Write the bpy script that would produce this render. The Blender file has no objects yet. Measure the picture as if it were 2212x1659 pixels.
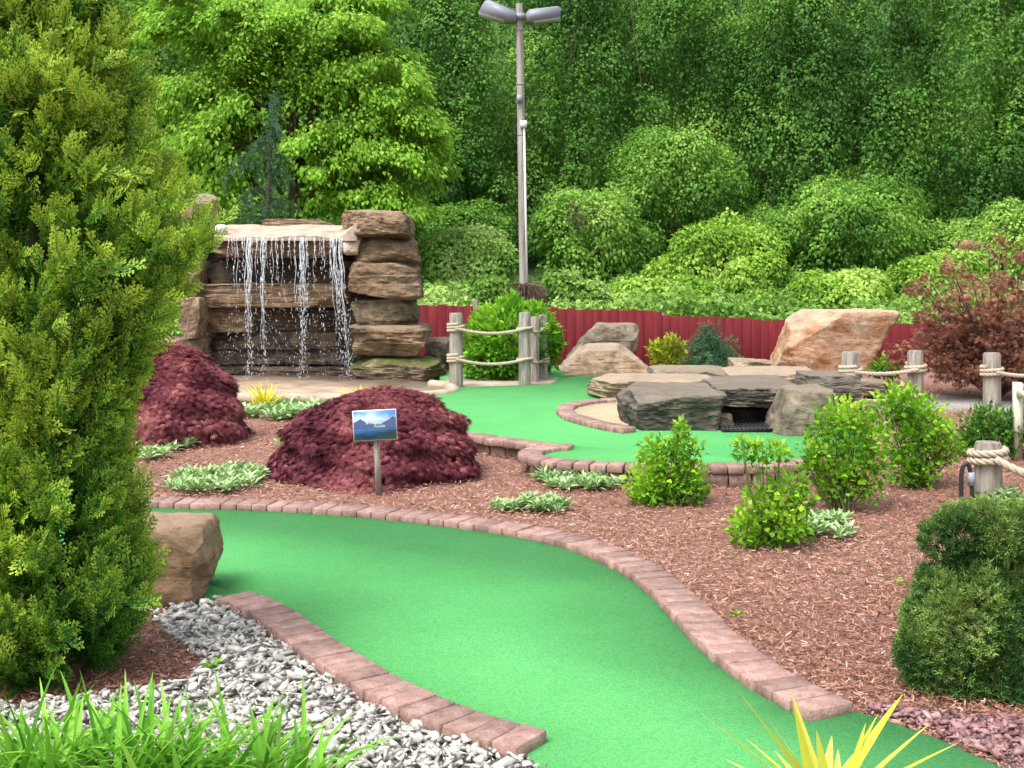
import bpy, bmesh, math
import numpy as np
from mathutils import Vector
rng = np.random.default_rng(7)
sc = bpy.context.scene
col = sc.collection
F, HY, H = 2600.0, 560.0, 1.5

# ------------------------------------------------------------------ basics
def G(px, py, z=0.0):
    Y = F*(H-z)/(py-HY)
    return np.array(((px-1106)*Y/F, Y, z))
def P(px, py, Y):
    return np.array(((px-1106)*Y/F, Y, H-(py-HY)*Y/F))
def tz(y):
    return np.interp(y, [-60, 16, 19.5, 21, 26, 30, 34, 46, 60, 400], [0, 0, -.3, -.28, .0, .5, 1.8, 12, 15, 16])
def nrmz(a):
    return a/np.maximum(np.linalg.norm(a, axis=-1, keepdims=True), 1e-9)
def _h(i, j, k, s):
    n = (i*73856093) ^ (j*19349663) ^ (k*83492791) ^ (s*265443576)
    n = n & 0xffffffff
    n = (((n >> 13) ^ n)*1274126177) & 0xffffffff
    n = (n >> 16) ^ n
    return (n & 0xffff)/65535.0
def vn(p, s=0):
    p = np.asarray(p, float)
    i = np.floor(p).astype(np.int64); f = p-i; f = f*f*(3-2*f)
    r = 0
    for a in (0, 1):
        for b in (0, 1):
            for c in (0, 1):
                w = (f[:, 0] if a else 1-f[:, 0])*(f[:, 1] if b else 1-f[:, 1])*(f[:, 2] if c else 1-f[:, 2])
                r = r+w*_h(i[:, 0]+a, i[:, 1]+b, i[:, 2]+c, s)
    return r
def tag(o, label=None, cat=None, group=None, kind=None):
    if label: o['label'] = label
    if cat: o['category'] = cat
    if group: o['group'] = group
    if kind: o['kind'] = kind
    return o
def root(name, loc, label, cat, group=None):
    o = bpy.data.objects.new(name, None); col.objects.link(o)
    o.empty_display_size = .1
    o.location = [float(v) for v in loc]
    return tag(o, label, cat, group)
def build(name, parts, mat, rt=None, tint=None, smooth=False, sharp=None, origin=None):
    Vs, off = [], 0
    order = []
    for V, fl in parts:
        V = np.asarray(V, float)
        for f in fl:
            f = np.asarray(f, np.int64)
            if len(f): order.append(f+off)
        Vs.append(V); off += len(V)
    V = np.concatenate(Vs)
    if rt is not None:
        org = np.array(rt.location)
        if rt.parent is not None: org = org+np.array(rt.parent.location)
    elif origin is not None: org = np.array(origin, float)
    else: org = np.array(((V[:, 0].min()+V[:, 0].max())/2, (V[:, 1].min()+V[:, 1].max())/2, V[:, 2].min()))
    V = V-org
    me = bpy.data.meshes.new(name)
    me.vertices.add(len(V)); me.vertices.foreach_set('co', V.astype(np.float32).ravel())
    li = np.concatenate([f.ravel() for f in order])
    ls = np.concatenate([np.full(len(f), f.shape[1]) for f in order])
    st = np.concatenate([[0], np.cumsum(ls)[:-1]])
    me.loops.add(len(li)); me.loops.foreach_set('vertex_index', li.astype(np.int32))
    me.polygons.add(len(ls)); me.polygons.foreach_set('loop_start', st.astype(np.int32))
    me.update(calc_edges=True)
    if smooth:
        me.polygons.foreach_set('use_smooth', np.ones(len(ls), bool))
        if sharp: me.set_sharp_from_angle(angle=math.radians(sharp))
    if tint is not None:
        a = me.attributes.new('tint', 'FLOAT', 'FACE')
        a.data.foreach_set('value', np.clip(tint, 0, 1).astype(np.float32).ravel())
    me.materials.append(mat)
    o = bpy.data.objects.new(name, me); col.objects.link(o)
    if rt is not None: o.parent = rt
    else: o.location = [float(v) for v in org]
    return o

# ------------------------------------------------------------------ shapes
BOXF = np.array([(0,3,2,1),(4,5,6,7),(0,1,5,4),(1,2,6,5),(2,3,7,6),(3,0,4,7)])
def box(c, s, rz=0.0):
    x, y, z = np.array(s)/2
    v = np.array([(-x,-y,-z),(x,-y,-z),(x,y,-z),(-x,y,-z),(-x,-y,z),(x,-y,z),(x,y,z),(-x,y,z)])
    ca, sa = math.cos(rz), math.sin(rz)
    v = v @ np.array([[ca, sa, 0], [-sa, ca, 0], [0, 0, 1]])+np.array(c)
    return v, [BOXF]
def tube(pts, rad, k=6, cap=True):
    pts = np.asarray(pts, float); n = len(pts)
    rad = np.broadcast_to(np.asarray(rad, float), (n,))
    t = nrmz(np.gradient(pts, axis=0))
    m = np.abs(t).max(0); ref = np.zeros(3); ref[np.argmin(m)] = 1
    a = nrmz(np.cross(t, ref)); b = np.cross(t, a)
    th = np.arange(k)*2*math.pi/k
    V = pts[:, None]+rad[:, None, None]*(a[:, None]*np.cos(th)[None, :, None]+b[:, None]*np.sin(th)[None, :, None])
    i = np.arange(n-1)[:, None]*k; j = np.arange(k)[None]; j2 = (j+1) % k
    f = np.stack([i+j, i+j2, i+k+j2, i+k+j], -1).reshape(-1, 4)
    fl = [f]
    if cap: fl.append(np.array([np.arange(k)[::-1], (n-1)*k+np.arange(k)]))
    return V.reshape(-1, 3), fl
def catmull(pts, n=8, closed=False):
    p = np.asarray(pts, float)
    if closed: q = np.concatenate([p[-1:], p, p[:2]])
    else: q = np.concatenate([2*p[:1]-p[1:2], p, 2*p[-1:]-p[-2:-1]])
    out = []
    for i in range(1, len(q)-2):
        t = (np.arange(n)/n)[:, None]
        a, b, c, d = q[i-1], q[i], q[i+1], q[i+2]
        out.append(.5*((2*b)+(-a+c)*t+(2*a-5*b+4*c-d)*t*t+(-a+3*b-3*c+d)*t**3))
    if not closed: out.append(q[-2:-1])
    return np.concatenate(out)
def resample(p, step):
    s = np.concatenate([[0], np.cumsum(np.linalg.norm(np.diff(p, axis=0), axis=1))])
    n = max(2, int(round(s[-1]/step))+1)
    u = np.linspace(0, s[-1], n)
    return np.stack([np.interp(u, s, p[:, k]) for k in range(p.shape[1])], 1)
def slab(name, outline, zt, zb, mat, kind='structure'):
    o2 = np.asarray(outline)[:, :2]; n = len(o2)
    V = np.concatenate([np.c_[o2, np.full(n, zt)], np.c_[o2, np.full(n, zb)]])
    i = np.arange(n); j = (i+1) % n
    area = np.sum(o2[:, 0]*np.roll(o2[:, 1], -1)-np.roll(o2[:, 0], -1)*o2[:, 1])
    top = np.arange(n) if area > 0 else np.arange(n)[::-1]
    side = np.stack([i, i+n, j+n, j], -1) if area > 0 else np.stack([j, j+n, i+n, i], -1)
    return tag(build(name, [(V, [top[None], side])], mat), kind=kind)
def inst(Tv, Tf, M, pos):
    n, m = len(pos), len(Tv)
    V = (np.einsum('nij,mj->nmi', M, Tv)+pos[:, None]).reshape(-1, 3)
    o = (np.arange(n)*m)[:, None, None]
    return V, [(a[None]+o).reshape(-1, a.shape[1]) for a in Tf]
def rand_rot(n):
    q = nrmz(rng.normal(size=(n, 4))); w, x, y, z = q.T
    return np.stack([1-2*(y*y+z*z), 2*(x*y-z*w), 2*(x*z+y*w), 2*(x*y+z*w), 1-2*(x*x+z*z), 2*(y*z-x*w), 2*(x*z-y*w), 2*(y*z+x*w), 1-2*(x*x+y*y)], -1).reshape(n, 3, 3)
def rotz(a):
    c, s, z, o = np.cos(a), np.sin(a), np.zeros_like(a), np.ones_like(a)
    return np.stack([c, -s, z, s, c, z, z, z, o], -1).reshape(-1, 3, 3)
def bm_template(bm):
    bm.verts.ensure_lookup_table()
    V = np.array([v.co[:] for v in bm.verts]); d = {}
    for f in bm.faces: d.setdefault(len(f.verts), []).append([v.index for v in f.verts])
    bm.free()
    return V, [np.array(a) for a in d.values()]
def bevel_box(s, b):
    bm = bmesh.new(); bmesh.ops.create_cube(bm, size=1)
    for v in bm.verts: v.co = Vector((v.co.x*s[0], v.co.y*s[1], v.co.z*s[2]))
    bmesh.ops.bevel(bm, geom=bm.edges[:], offset=b, segments=1, affect='EDGES')
    bm.verts.index_update()
    return bm_template(bm)
def hull(n, s):
    bm = bmesh.new()
    for p in nrmz(rng.normal(size=(n, 3)))*rng.uniform(.75, 1, (n, 1))*np.array(s): bm.verts.new(p)
    r = bmesh.ops.convex_hull(bm, input=bm.verts[:])
    bmesh.ops.delete(bm, geom=[g for g in r['geom_interior'] if isinstance(g, bmesh.types.BMVert)], context='VERTS')
    bm.verts.index_update()
    return bm_template(bm)
def pip(x, y, poly):
    poly = np.asarray(poly)[:, :2]; ins = np.zeros(len(x), bool); j = len(poly)-1
    for i in range(len(poly)):
        xi, yi = poly[i]; xj, yj = poly[j]
        c = ((yi > y) != (yj > y)) & (x < (xj-xi)*(y-yi)/((yj-yi) if yj != yi else 1e-9)+xi)
        ins ^= c; j = i
    return ins

# ------------------------------------------------------------------ materials
def newmat(name):
    m = bpy.data.materials.new(name); m.use_nodes = True
    nt = m.node_tree; nt.nodes.clear()
    out = nt.nodes.new('ShaderNodeOutputMaterial')
    return m, nt, out
def nd(nt, t, **kw):
    n = nt.nodes.new(t)
    for k, v in kw.items():
        if k in n.inputs: n.inputs[k].default_value = v
        else: setattr(n, k, v)
    return n
def ramp(nt, cols, pos=None):
    r = nt.nodes.new('ShaderNodeValToRGB'); e = r.color_ramp.elements
    if pos is None: pos = np.linspace(0, 1, len(cols))
    while len(e) < len(cols): e.new(.5)
    for k, (c, p) in enumerate(zip(cols, pos)):
        e[k].position = float(p); e[k].color = (*c, 1)
    return r
def leaf_mat(name, cols, transl=.35, rough=.6, jit=.3):
    m, nt, out = newmat(name); L = nt.links.new
    at = nd(nt, 'ShaderNodeAttribute', attribute_name='tint')
    r = ramp(nt, cols); L(at.outputs['Fac'], r.inputs[0])
    g = nt.nodes.new('ShaderNodeNewGeometry')
    mr = nd(nt, 'ShaderNodeMapRange'); mr.inputs[3].default_value = 1-jit; mr.inputs[4].default_value = 1+jit
    L(g.outputs['Random Per Island'], mr.inputs[0])
    hs = nd(nt, 'ShaderNodeHueSaturation'); L(mr.outputs[0], hs.inputs['Value']); L(r.outputs[0], hs.inputs['Color'])
    p = nd(nt, 'ShaderNodeBsdfPrincipled', Roughness=rough); p.inputs['Specular IOR Level'].default_value = .18
    L(hs.outputs[0], p.inputs['Base Color'])
    if transl:
        t = nt.nodes.new('ShaderNodeBsdfTranslucent'); L(hs.outputs[0], t.inputs[0])
        mx = nt.nodes.new('ShaderNodeMixShader'); mx.inputs[0].default_value = transl
        L(p.outputs[0], mx.inputs[1]); L(t.outputs[0], mx.inputs[2]); L(mx.outputs[0], out.inputs[0])
    else: L(p.outputs[0], out.inputs[0])
    return m
def noisy_mat(name, cols, scale=8, pos=None, rough=.8, bump=.3, bscale=None, stretch=(1, 1, 1), island=0, detail=8, spec=.3, fine=0, fr=(.65, 1.35), metallic=0):
    m, nt, out = newmat(name); L = nt.links.new
    tc = nt.nodes.new('ShaderNodeTexCoord'); mp = nt.nodes.new('ShaderNodeMapping')
    mp.inputs['Scale'].default_value = stretch
    oi = nt.nodes.new('ShaderNodeObjectInfo'); ml = nd(nt, 'ShaderNodeMath', operation='MULTIPLY'); ml.inputs[1].default_value = 37
    L(oi.outputs['Random'], ml.inputs[0])
    va = nd(nt, 'ShaderNodeVectorMath', operation='ADD'); L(tc.outputs['Object'], va.inputs[0]); L(ml.outputs[0], va.inputs[1])
    L(va.outputs[0], mp.inputs[0])
    n1 = nd(nt, 'ShaderNodeTexNoise', Scale=scale, Detail=detail, Roughness=.65); L(mp.outputs[0], n1.inputs[0])
    r = ramp(nt, cols, pos); L(n1.outputs['Fac'], r.inputs[0])
    c = r.outputs[0]
    hs = nt.nodes.new('ShaderNodeHueSaturation'); L(c, hs.inputs['Color'])
    val = None
    if island:
        g = nt.nodes.new('ShaderNodeNewGeometry'); mr = nd(nt, 'ShaderNodeMapRange')
        mr.inputs[3].default_value = 1-island; mr.inputs[4].default_value = 1+island
        L(g.outputs['Random Per Island'], mr.inputs[0]); val = mr.outputs[0]
    if fine:
        n3 = nd(nt, 'ShaderNodeTexNoise', Scale=fine, Detail=3); L(mp.outputs[0], n3.inputs[0])
        mr2 = nd(nt, 'ShaderNodeMapRange'); mr2.inputs[1].default_value = .25; mr2.inputs[2].default_value = .75
        mr2.inputs[3].default_value = fr[0]; mr2.inputs[4].default_value = fr[1]
        L(n3.outputs['Fac'], mr2.inputs[0])
        if val is not None:
            mm = nd(nt, 'ShaderNodeMath', operation='MULTIPLY'); L(val, mm.inputs[0]); L(mr2.outputs[0], mm.inputs[1]); val = mm.outputs[0]
        else: val = mr2.outputs[0]
    if val is not None: L(val, hs.inputs['Value'])
    p = nd(nt, 'ShaderNodeBsdfPrincipled', Roughness=rough, Metallic=metallic); p.inputs['Specular IOR Level'].default_value = spec
    L(hs.outputs[0], p.inputs['Base Color'])
    if bump:
        n2 = nd(nt, 'ShaderNodeTexNoise', Scale=bscale or scale*4, Detail=6, Roughness=.7); L(mp.outputs[0], n2.inputs[0])
        b = nd(nt, 'ShaderNodeBump', Strength=bump, Distance=.02); L(n2.outputs['Fac'], b.inputs['Height']); L(b.outputs[0], p.inputs['Normal'])
    L(p.outputs[0], out.inputs[0])
    return m
def rock_mat(name, cols, moss=0.0, rough=.85, top=None, rot=(.12, .1, 0), sv=(.68, 1.16)):
    m, nt, out = newmat(name); L = nt.links.new
    tc = nt.nodes.new('ShaderNodeTexCoord')
    oi = nt.nodes.new('ShaderNodeObjectInfo'); ml = nd(nt, 'ShaderNodeMath', operation='MULTIPLY'); ml.inputs[1].default_value = 53
    L(oi.outputs['Random'], ml.inputs[0])
    va = nd(nt, 'ShaderNodeVectorMath', operation='ADD'); L(tc.outputs['Object'], va.inputs[0]); L(ml.outputs[0], va.inputs[1])
    n1 = nd(nt, 'ShaderNodeTexNoise', Scale=3.2, Detail=12, Roughness=.72, Distortion=.8); L(va.outputs[0], n1.inputs[0])
    r = ramp(nt, cols, np.linspace(.31, .69, len(cols))); L(n1.outputs['Fac'], r.inputs[0])
    mp = nt.nodes.new('ShaderNodeMapping'); mp.inputs['Scale'].default_value = (1.6, 1.6, 7); mp.inputs['Rotation'].default_value = rot
    L(va.outputs[0], mp.inputs[0])
    n2 = nd(nt, 'ShaderNodeTexNoise', Scale=1.6, Detail=9, Roughness=.72, Distortion=.6); L(mp.outputs[0], n2.inputs[0])
    mr = nd(nt, 'ShaderNodeMapRange'); mr.inputs[1].default_value = .32; mr.inputs[2].default_value = .62; mr.inputs[3].default_value = sv[0]; mr.inputs[4].default_value = sv[1]
    L(n2.outputs['Fac'], mr.inputs[0])
    hs = nt.nodes.new('ShaderNodeHueSaturation'); L(r.outputs[0], hs.inputs['Color']); L(mr.outputs[0], hs.inputs['Value'])
    c = hs.outputs[0]
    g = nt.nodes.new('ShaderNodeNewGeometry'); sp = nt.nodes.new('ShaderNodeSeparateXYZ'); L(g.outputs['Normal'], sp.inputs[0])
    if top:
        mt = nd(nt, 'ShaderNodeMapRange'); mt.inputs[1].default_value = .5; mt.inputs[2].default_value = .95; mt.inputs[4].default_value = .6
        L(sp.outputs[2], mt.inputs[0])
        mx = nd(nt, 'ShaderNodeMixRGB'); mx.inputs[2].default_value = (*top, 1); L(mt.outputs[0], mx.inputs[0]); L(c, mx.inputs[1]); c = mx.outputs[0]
    if moss:
        n4 = nd(nt, 'ShaderNodeTexNoise', Scale=5, Detail=8, Roughness=.7); L(va.outputs[0], n4.inputs[0])
        ad = nd(nt, 'ShaderNodeMath', operation='MULTIPLY_ADD'); ad.inputs[1].default_value = .25; L(sp.outputs[2], ad.inputs[0]); L(n4.outputs['Fac'], ad.inputs[2])
        mm = nd(nt, 'ShaderNodeMapRange'); mm.inputs[1].default_value = .76-moss*.25; mm.inputs[2].default_value = .86-moss*.25; L(ad.outputs[0], mm.inputs[0])
        mx = nd(nt, 'ShaderNodeMixRGB'); mx.inputs[2].default_value = (.09, .12, .015, 1); L(mm.outputs[0], mx.inputs[0]); L(c, mx.inputs[1]); c = mx.outputs[0]
    p = nd(nt, 'ShaderNodeBsdfPrincipled', Roughness=rough); p.inputs['Specular IOR Level'].default_value = .3
    L(c, p.inputs['Base Color'])
    n5 = nd(nt, 'ShaderNodeTexNoise', Scale=14, Detail=10, Roughness=.75); L(va.outputs[0], n5.inputs[0])
    ad2 = nd(nt, 'ShaderNodeMath', operation='ADD'); L(n5.outputs['Fac'], ad2.inputs[0]); L(n2.outputs['Fac'], ad2.inputs[1])
    b = nd(nt, 'ShaderNodeBump', Strength=.9, Distance=.04); L(ad2.outputs[0], b.inputs['Height']); L(b.outputs[0], p.inputs['Normal'])
    L(p.outputs[0], out.inputs[0])
    return m
def plain(name, c, rough=.6, metallic=0, spec=.4):
    k = tuple(c)
    return noisy_mat(name, [tuple(v*.88 for v in k), k, tuple(min(1, v*1.1) for v in k)], scale=9, rough=rough, bump=.06, metallic=metallic, spec=spec)

M = {}
M['lime'] = leaf_mat('lime leaves', [(.09, .22, .02), (.23, .46, .04), (.42, .65, .10)], transl=.42, jit=.22)
M['vine'] = leaf_mat('dark vine leaves', [(.040, .125, .020), (.115, .275, .042), (.27, .47, .085)], transl=.4, jit=.18)
M['mound'] = leaf_mat('mound leaves', [(.065, .175, .022), (.175, .37, .05), (.36, .57, .115)], transl=.42, jit=.2)
M['moundlime'] = leaf_mat('bright mound leaves', [(.12, .26, .024), (.29, .50, .06), (.47, .65, .15)], transl=.42, jit=.2)
M['weed'] = leaf_mat('pale weed leaves', [(.08, .20, .03), (.23, .42, .07), (.45, .60, .20)], transl=.4, jit=.22)
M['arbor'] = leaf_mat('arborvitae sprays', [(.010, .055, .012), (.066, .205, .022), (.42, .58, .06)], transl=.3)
M['maple'] = leaf_mat('purple maple leaves', [(.065, .014, .026), (.19, .042, .060), (.43, .165, .15)], transl=.38, jit=.2)
M['redtree'] = leaf_mat('rusty red leaves', [(.12, .045, .03), (.26, .11, .066), (.44, .27, .18)], transl=.35)
M['shrub'] = leaf_mat('fresh shrub leaves', [(.06, .19, .015), (.18, .41, .02), (.40, .64, .06)])
M['bush'] = leaf_mat('round bush leaves', [(.045, .16, .012), (.13, .36, .02), (.32, .58, .05)])
M['darkbush'] = leaf_mat('dark bush leaves', [(.025, .09, .015), (.07, .2, .025), (.18, .36, .05)])
M['spruce'] = leaf_mat('dwarf spruce needles', [(.024, .075, .018), (.085, .175, .036), (.24, .35, .085)], transl=.2)
M['blue'] = leaf_mat('blue green needles', [(.022, .075, .034), (.06, .155, .068), (.15, .28, .115)], transl=.25)
M['ear'] = leaf_mat('silvery woolly leaves', [(.14, .28, .08), (.33, .48, .20), (.55, .68, .40)], transl=.2, rough=.8, jit=.12)
M['yellow'] = leaf_mat('yellow leaves', [(.22, .30, .02), (.45, .52, .04), (.68, .70, .10)])
M['yellowgrass'] = leaf_mat('yellow grass', [(.40, .42, .02), (.66, .60, .03), (.80, .74, .10)])
M['yucca'] = leaf_mat('yellow striped blades', [(.22, .36, .03), (.66, .58, .07), (.80, .72, .22)], transl=.25, jit=.15)
M['lily'] = leaf_mat('green blades', [(.06, .21, .018), (.16, .41, .035), (.31, .59, .08)], transl=.35, jit=.2)
M['bark'] = noisy_mat('bark', [(.02, .014, .01), (.06, .045, .03), (.12, .09, .065)], scale=12, stretch=(1, 1, .2), bump=.5)
M['twig'] = noisy_mat('dry twigs', [(.07, .045, .03), (.16, .11, .075)], scale=10, bump=.2)
M['stem'] = noisy_mat('green stems', [(.07, .10, .025), (.16, .17, .06)], scale=10, bump=.1)
M['brick'] = noisy_mat('mauve brown paver', [(.18, .105, .088), (.29, .18, .152), (.39, .27, .235)], scale=18, pos=[.3, .52, .75], island=.22, fine=160, bump=.3, bscale=130)
M['block'] = noisy_mat('weathered wall block', [(.10, .07, .055), (.22, .15, .12), (.34, .25, .20)], scale=14, pos=[.3, .5, .75], island=.25, fine=120, bump=.5, bscale=70)
M['turf'] = noisy_mat('green carpet turf', [(.082, .325, .098), (.092, .35, .110), (.103, .375, .122)], scale=1.6, pos=[.3, .5, .7], fine=210, fr=(.62, 1.38), rough=.95, bump=.5, bscale=280, spec=.1)
M['conc'] = noisy_mat('beige concrete', [(.24, .19, .14), (.38, .31, .235), (.48, .41, .325)], scale=5, pos=[.3, .5, .72], bump=.35, bscale=30)
M['wet'] = noisy_mat('wet concrete', [(.14, .10, .07), (.30, .22, .16), (.42, .33, .25)], scale=3, pos=[.3, .5, .72], bump=.15, bscale=20, rough=.3)
M['sand'] = noisy_mat('tan pea gravel', [(.22, .17, .09), (.44, .36, .23), (.60, .53, .37)], scale=70, pos=[.3, .5, .72], bump=.8, bscale=90)
M['gbase'] = noisy_mat('gravel bed', [(.20, .18, .15), (.38, .36, .32)], scale=40, bump=.6)
M['stone'] = noisy_mat('pale grey stones', [(.30, .285, .25), (.485, .465, .42), (.64, .62, .575)], scale=16, pos=[.3, .5, .75], island=.34, bump=.4, bscale=60)
M['rstone'] = noisy_mat('purple red stones', [(.14, .07, .075), (.27, .145, .145), (.42, .29, .27)], scale=16, pos=[.3, .5, .75], island=.4, bump=.3, bscale=60)
M['chip'] = leaf_mat('dusty red mulch chips', [(.11, .046, .032), (.30, .145, .10), (.54, .36, .275)], transl=0, rough=.85, jit=.3)
M['post'] = noisy_mat('weathered post wood', [(.11, .092, .074), (.27, .24, .20), (.42, .39, .34)], scale=9, pos=[.3, .5, .75], stretch=(3, 3, .35), bump=.7, bscale=24)
M['rope'] = noisy_mat('pale rope', [(.34, .28, .20), (.52, .45, .35)], scale=40, bump=.4)
M['red'] = noisy_mat('red painted boards', [(.095, .012, .015), (.128, .016, .020), (.16, .024, .028)], scale=3, pos=[.3, .5, .72], stretch=(4, 4, .6), island=.08, bump=.15, rough=.85, spec=.15)
M['galv'] = plain('grey painted metal', (.24, .26, .29), .5)
M['iron'] = plain('dark iron', (.03, .03, .03), .6)
M['white'] = plain('white paint', (.70, .70, .68), .5)
M['black'] = plain('black rubber', (.02, .02, .02), .5)
M['pole'] = noisy_mat('grey wooden pole', [(.15, .13, .115), (.29, .27, .245), (.40, .38, .35)], scale=6, pos=[.3, .5, .75], stretch=(4, 4, .2), bump=.4)
M['path'] = noisy_mat('grey gravel path', [(.16, .14, .12), (.30, .28, .26), (.42, .40, .38)], scale=50, pos=[.3, .5, .75], bump=.6)
R_ = {}
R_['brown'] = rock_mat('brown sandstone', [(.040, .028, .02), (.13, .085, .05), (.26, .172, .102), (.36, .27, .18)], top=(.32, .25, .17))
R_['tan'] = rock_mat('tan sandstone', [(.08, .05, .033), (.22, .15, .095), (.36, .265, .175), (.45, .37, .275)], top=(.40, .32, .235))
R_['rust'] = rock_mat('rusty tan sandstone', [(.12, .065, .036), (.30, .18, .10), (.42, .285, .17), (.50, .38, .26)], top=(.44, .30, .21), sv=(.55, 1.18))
R_['dark'] = rock_mat('wet and shade dark sandstone', [(.012, .009, .008), (.038, .027, .020), (.095, .066, .043), (.17, .12, .08)], rough=.45)  # wet stone tone, also used as painted shade in stack gaps and drain recess
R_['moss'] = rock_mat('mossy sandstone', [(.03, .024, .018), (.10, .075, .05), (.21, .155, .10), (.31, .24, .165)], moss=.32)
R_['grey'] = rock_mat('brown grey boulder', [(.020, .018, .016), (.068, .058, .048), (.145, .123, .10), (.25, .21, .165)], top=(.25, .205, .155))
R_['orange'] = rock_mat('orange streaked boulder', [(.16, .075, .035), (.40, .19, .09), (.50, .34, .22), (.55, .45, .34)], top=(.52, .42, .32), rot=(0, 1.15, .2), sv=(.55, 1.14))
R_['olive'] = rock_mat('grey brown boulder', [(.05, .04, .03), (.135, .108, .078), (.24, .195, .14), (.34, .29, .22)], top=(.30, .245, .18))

# ------------------------------------------------------------------ leaf templates
def kite(b, t, w, n=(0, 0, 1)):
    b, t = np.array(b, float), np.array(t, float)
    s = np.cross(np.array(n, float), t-b); s = s/max(np.linalg.norm(s), 1e-9)*w
    mid = b+(t-b)*.42
    return [b, mid-s, t, mid+s]
T_leaf = np.array([[(0, 0, 0), (.42, -.27, .07), (1, 0, -.14), (.42, .27, .07)]], float); t_leaf = np.zeros(1)
T_broad = np.array([[(0, 0, 0), (.40, -.36, .08), (1, 0, -.15), (.40, .36, .08)]], float)
def mk_spray(seed):
    r = np.random.default_rng(seed)
    q, t = [kite((0, 0, 0), (1, 0, .0), .022)], [0]
    for i, x in enumerate(np.linspace(.06, .90, 11)):
        s = 1 if i % 2 else -1; L = (.44*(1-x*.7))*r.uniform(.75, 1.2); an = 36+r.normal(0, 7); a = math.radians(an)
        d = np.array((math.cos(a), s*math.sin(a), r.normal(0, .10))); b = np.array((x, 0, 0))
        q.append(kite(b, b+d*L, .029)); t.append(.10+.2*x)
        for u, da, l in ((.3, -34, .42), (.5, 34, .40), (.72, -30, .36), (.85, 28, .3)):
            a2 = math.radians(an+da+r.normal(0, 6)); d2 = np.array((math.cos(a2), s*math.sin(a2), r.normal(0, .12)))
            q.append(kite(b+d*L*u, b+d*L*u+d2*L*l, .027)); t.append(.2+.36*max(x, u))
    q = np.array(q); q[..., 2] += -.18*q[..., 0]**2+.10*np.sin(q[..., 1]*5+seed)
    return q, np.array(t)
SPR = [mk_spray(s) for s in (1, 2, 3)]
T_maple = np.array([kite((0, 0, 0), (math.cos(a)*l, math.sin(a)*l, -.22*l), .075) for a, l in zip(np.radians([-78, -50, -24, 0, 24, 50, 78]), [.6, .85, .97, 1.05, .97, .85, .6])]); t_maple = np.array([-.05, 0, .03, .05, .03, 0, -.05])
def mk_twig(m=10, w=.05):
    q, t = [], []
    for i in range(m):
        x = i/m*.8; ph = i*2.4
        d = np.array((.30+.25*x, .34*math.cos(ph), .34*math.sin(ph)))
        n = np.cross(d, (1, 0, 0)); q.append(kite((x, 0, 0), np.array((x, 0, 0))+d, w, n)); t.append(.3*x)
    return np.array(q), np.array(t)
T_twig, t_twig = mk_twig()
T_stub, t_stub = mk_twig(9, .085)
T_ear = np.array([[(0, -.05, 0), (.5, -.17, .16), (.5, 0, .10), (0, .0, -.02)], [(0, 0, -.02), (.5, 0, .10), (.5, .17, .16), (0, .05, 0)],
                  [(.5, -.17, .16), (1, -.03, .0), (1, 0, -.02), (.5, 0, .10)], [(.5, 0, .10), (1, 0, -.02), (1, .03, .0), (.5, .17, .16)]], float)

def scatter(T, tt, pos, d, n, size, tint):
    x = nrmz(d); z = nrmz(n-(n*x).sum(-1, keepdims=True)*x); y = np.cross(z, x)
    size = np.broadcast_to(size, (len(pos),))[:, None, None, None]
    V = pos[:, None, None]+size*(T[None, ..., 0:1]*x[:, None, None]+T[None, ..., 1:2]*y[:, None, None]+T[None, ..., 2:3]*z[:, None, None])
    Fq = np.arange(len(pos)*len(T)*4).reshape(-1, 4)
    return (V.reshape(-1, 3), [Fq]), (np.asarray(tint)[:, None]+tt[None]).ravel()
def sample_blobs(C, R, n, shell=.45, bump=.2, keep=.7, fr=2.0):
    C, R = np.asarray(C, float), np.asarray(R, float)
    if R.ndim == 1: R = np.repeat(R[:, None], 3, 1)
    w = R.mean(1)**2; idx = rng.choice(len(C), n, p=w/w.sum())
    d = nrmz(rng.normal(size=(n, 3)))
    r = 1-shell*rng.random(n)**1.4
    p = C[idx]+d*R[idx]
    r = r+bump*(vn(p*fr/R.mean(), 5)-.5)*2
    p = C[idx]+d*R[idx]*r[:, None]
    nn = nrmz(d/R[idx])
    ok = np.ones(n, bool)
    for k in range(len(C)):
        q = (((p-C[k])/R[k])**2).sum(1); ok &= ~((q < keep**2) & (idx != k))
    return p[ok], nn[ok]
UP = np.array((0, 0, 1.0))
def orient(nn, mode):
    m = len(nn); rd = rng.normal(size=(m, 3))
    if mode == 'droop': return -UP*.8+nn*.7+rd*.5, nn+UP*.7+rd[:, ::-1]*.45
    if mode == 'up': return nn*.8+UP*.5+rd*.5, UP*.8-nn*.1+rd[:, ::-1]*.5
    if mode == 'out': return nn+UP*.15+rd*.4, rd[:, ::-1]
    return rd, UP+nn
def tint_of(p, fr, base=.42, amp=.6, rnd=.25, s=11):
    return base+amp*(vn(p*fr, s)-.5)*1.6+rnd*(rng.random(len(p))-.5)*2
def foliage(name, rt, C, R, n, size, mat, mode='droop', T=T_broad, tt=t_leaf, shell=.45, bump=.2, keep=.7, fr=1.0, base=.42, zmin=None, upb=.15, amp=.6, rnd=.22):
    p, nn = sample_blobs(C, R, n, shell, bump, keep)
    if zmin is not None:
        k = p[:, 2] > zmin; p, nn = p[k], nn[k]
    d, no = orient(nn, mode)
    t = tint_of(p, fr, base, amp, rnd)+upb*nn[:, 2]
    g, tn = scatter(T, tt, p, d, no, size*rng.uniform(.65, 1.3, len(p)), t)
    return build(name, [g], mat, rt, tint=tn)
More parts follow.
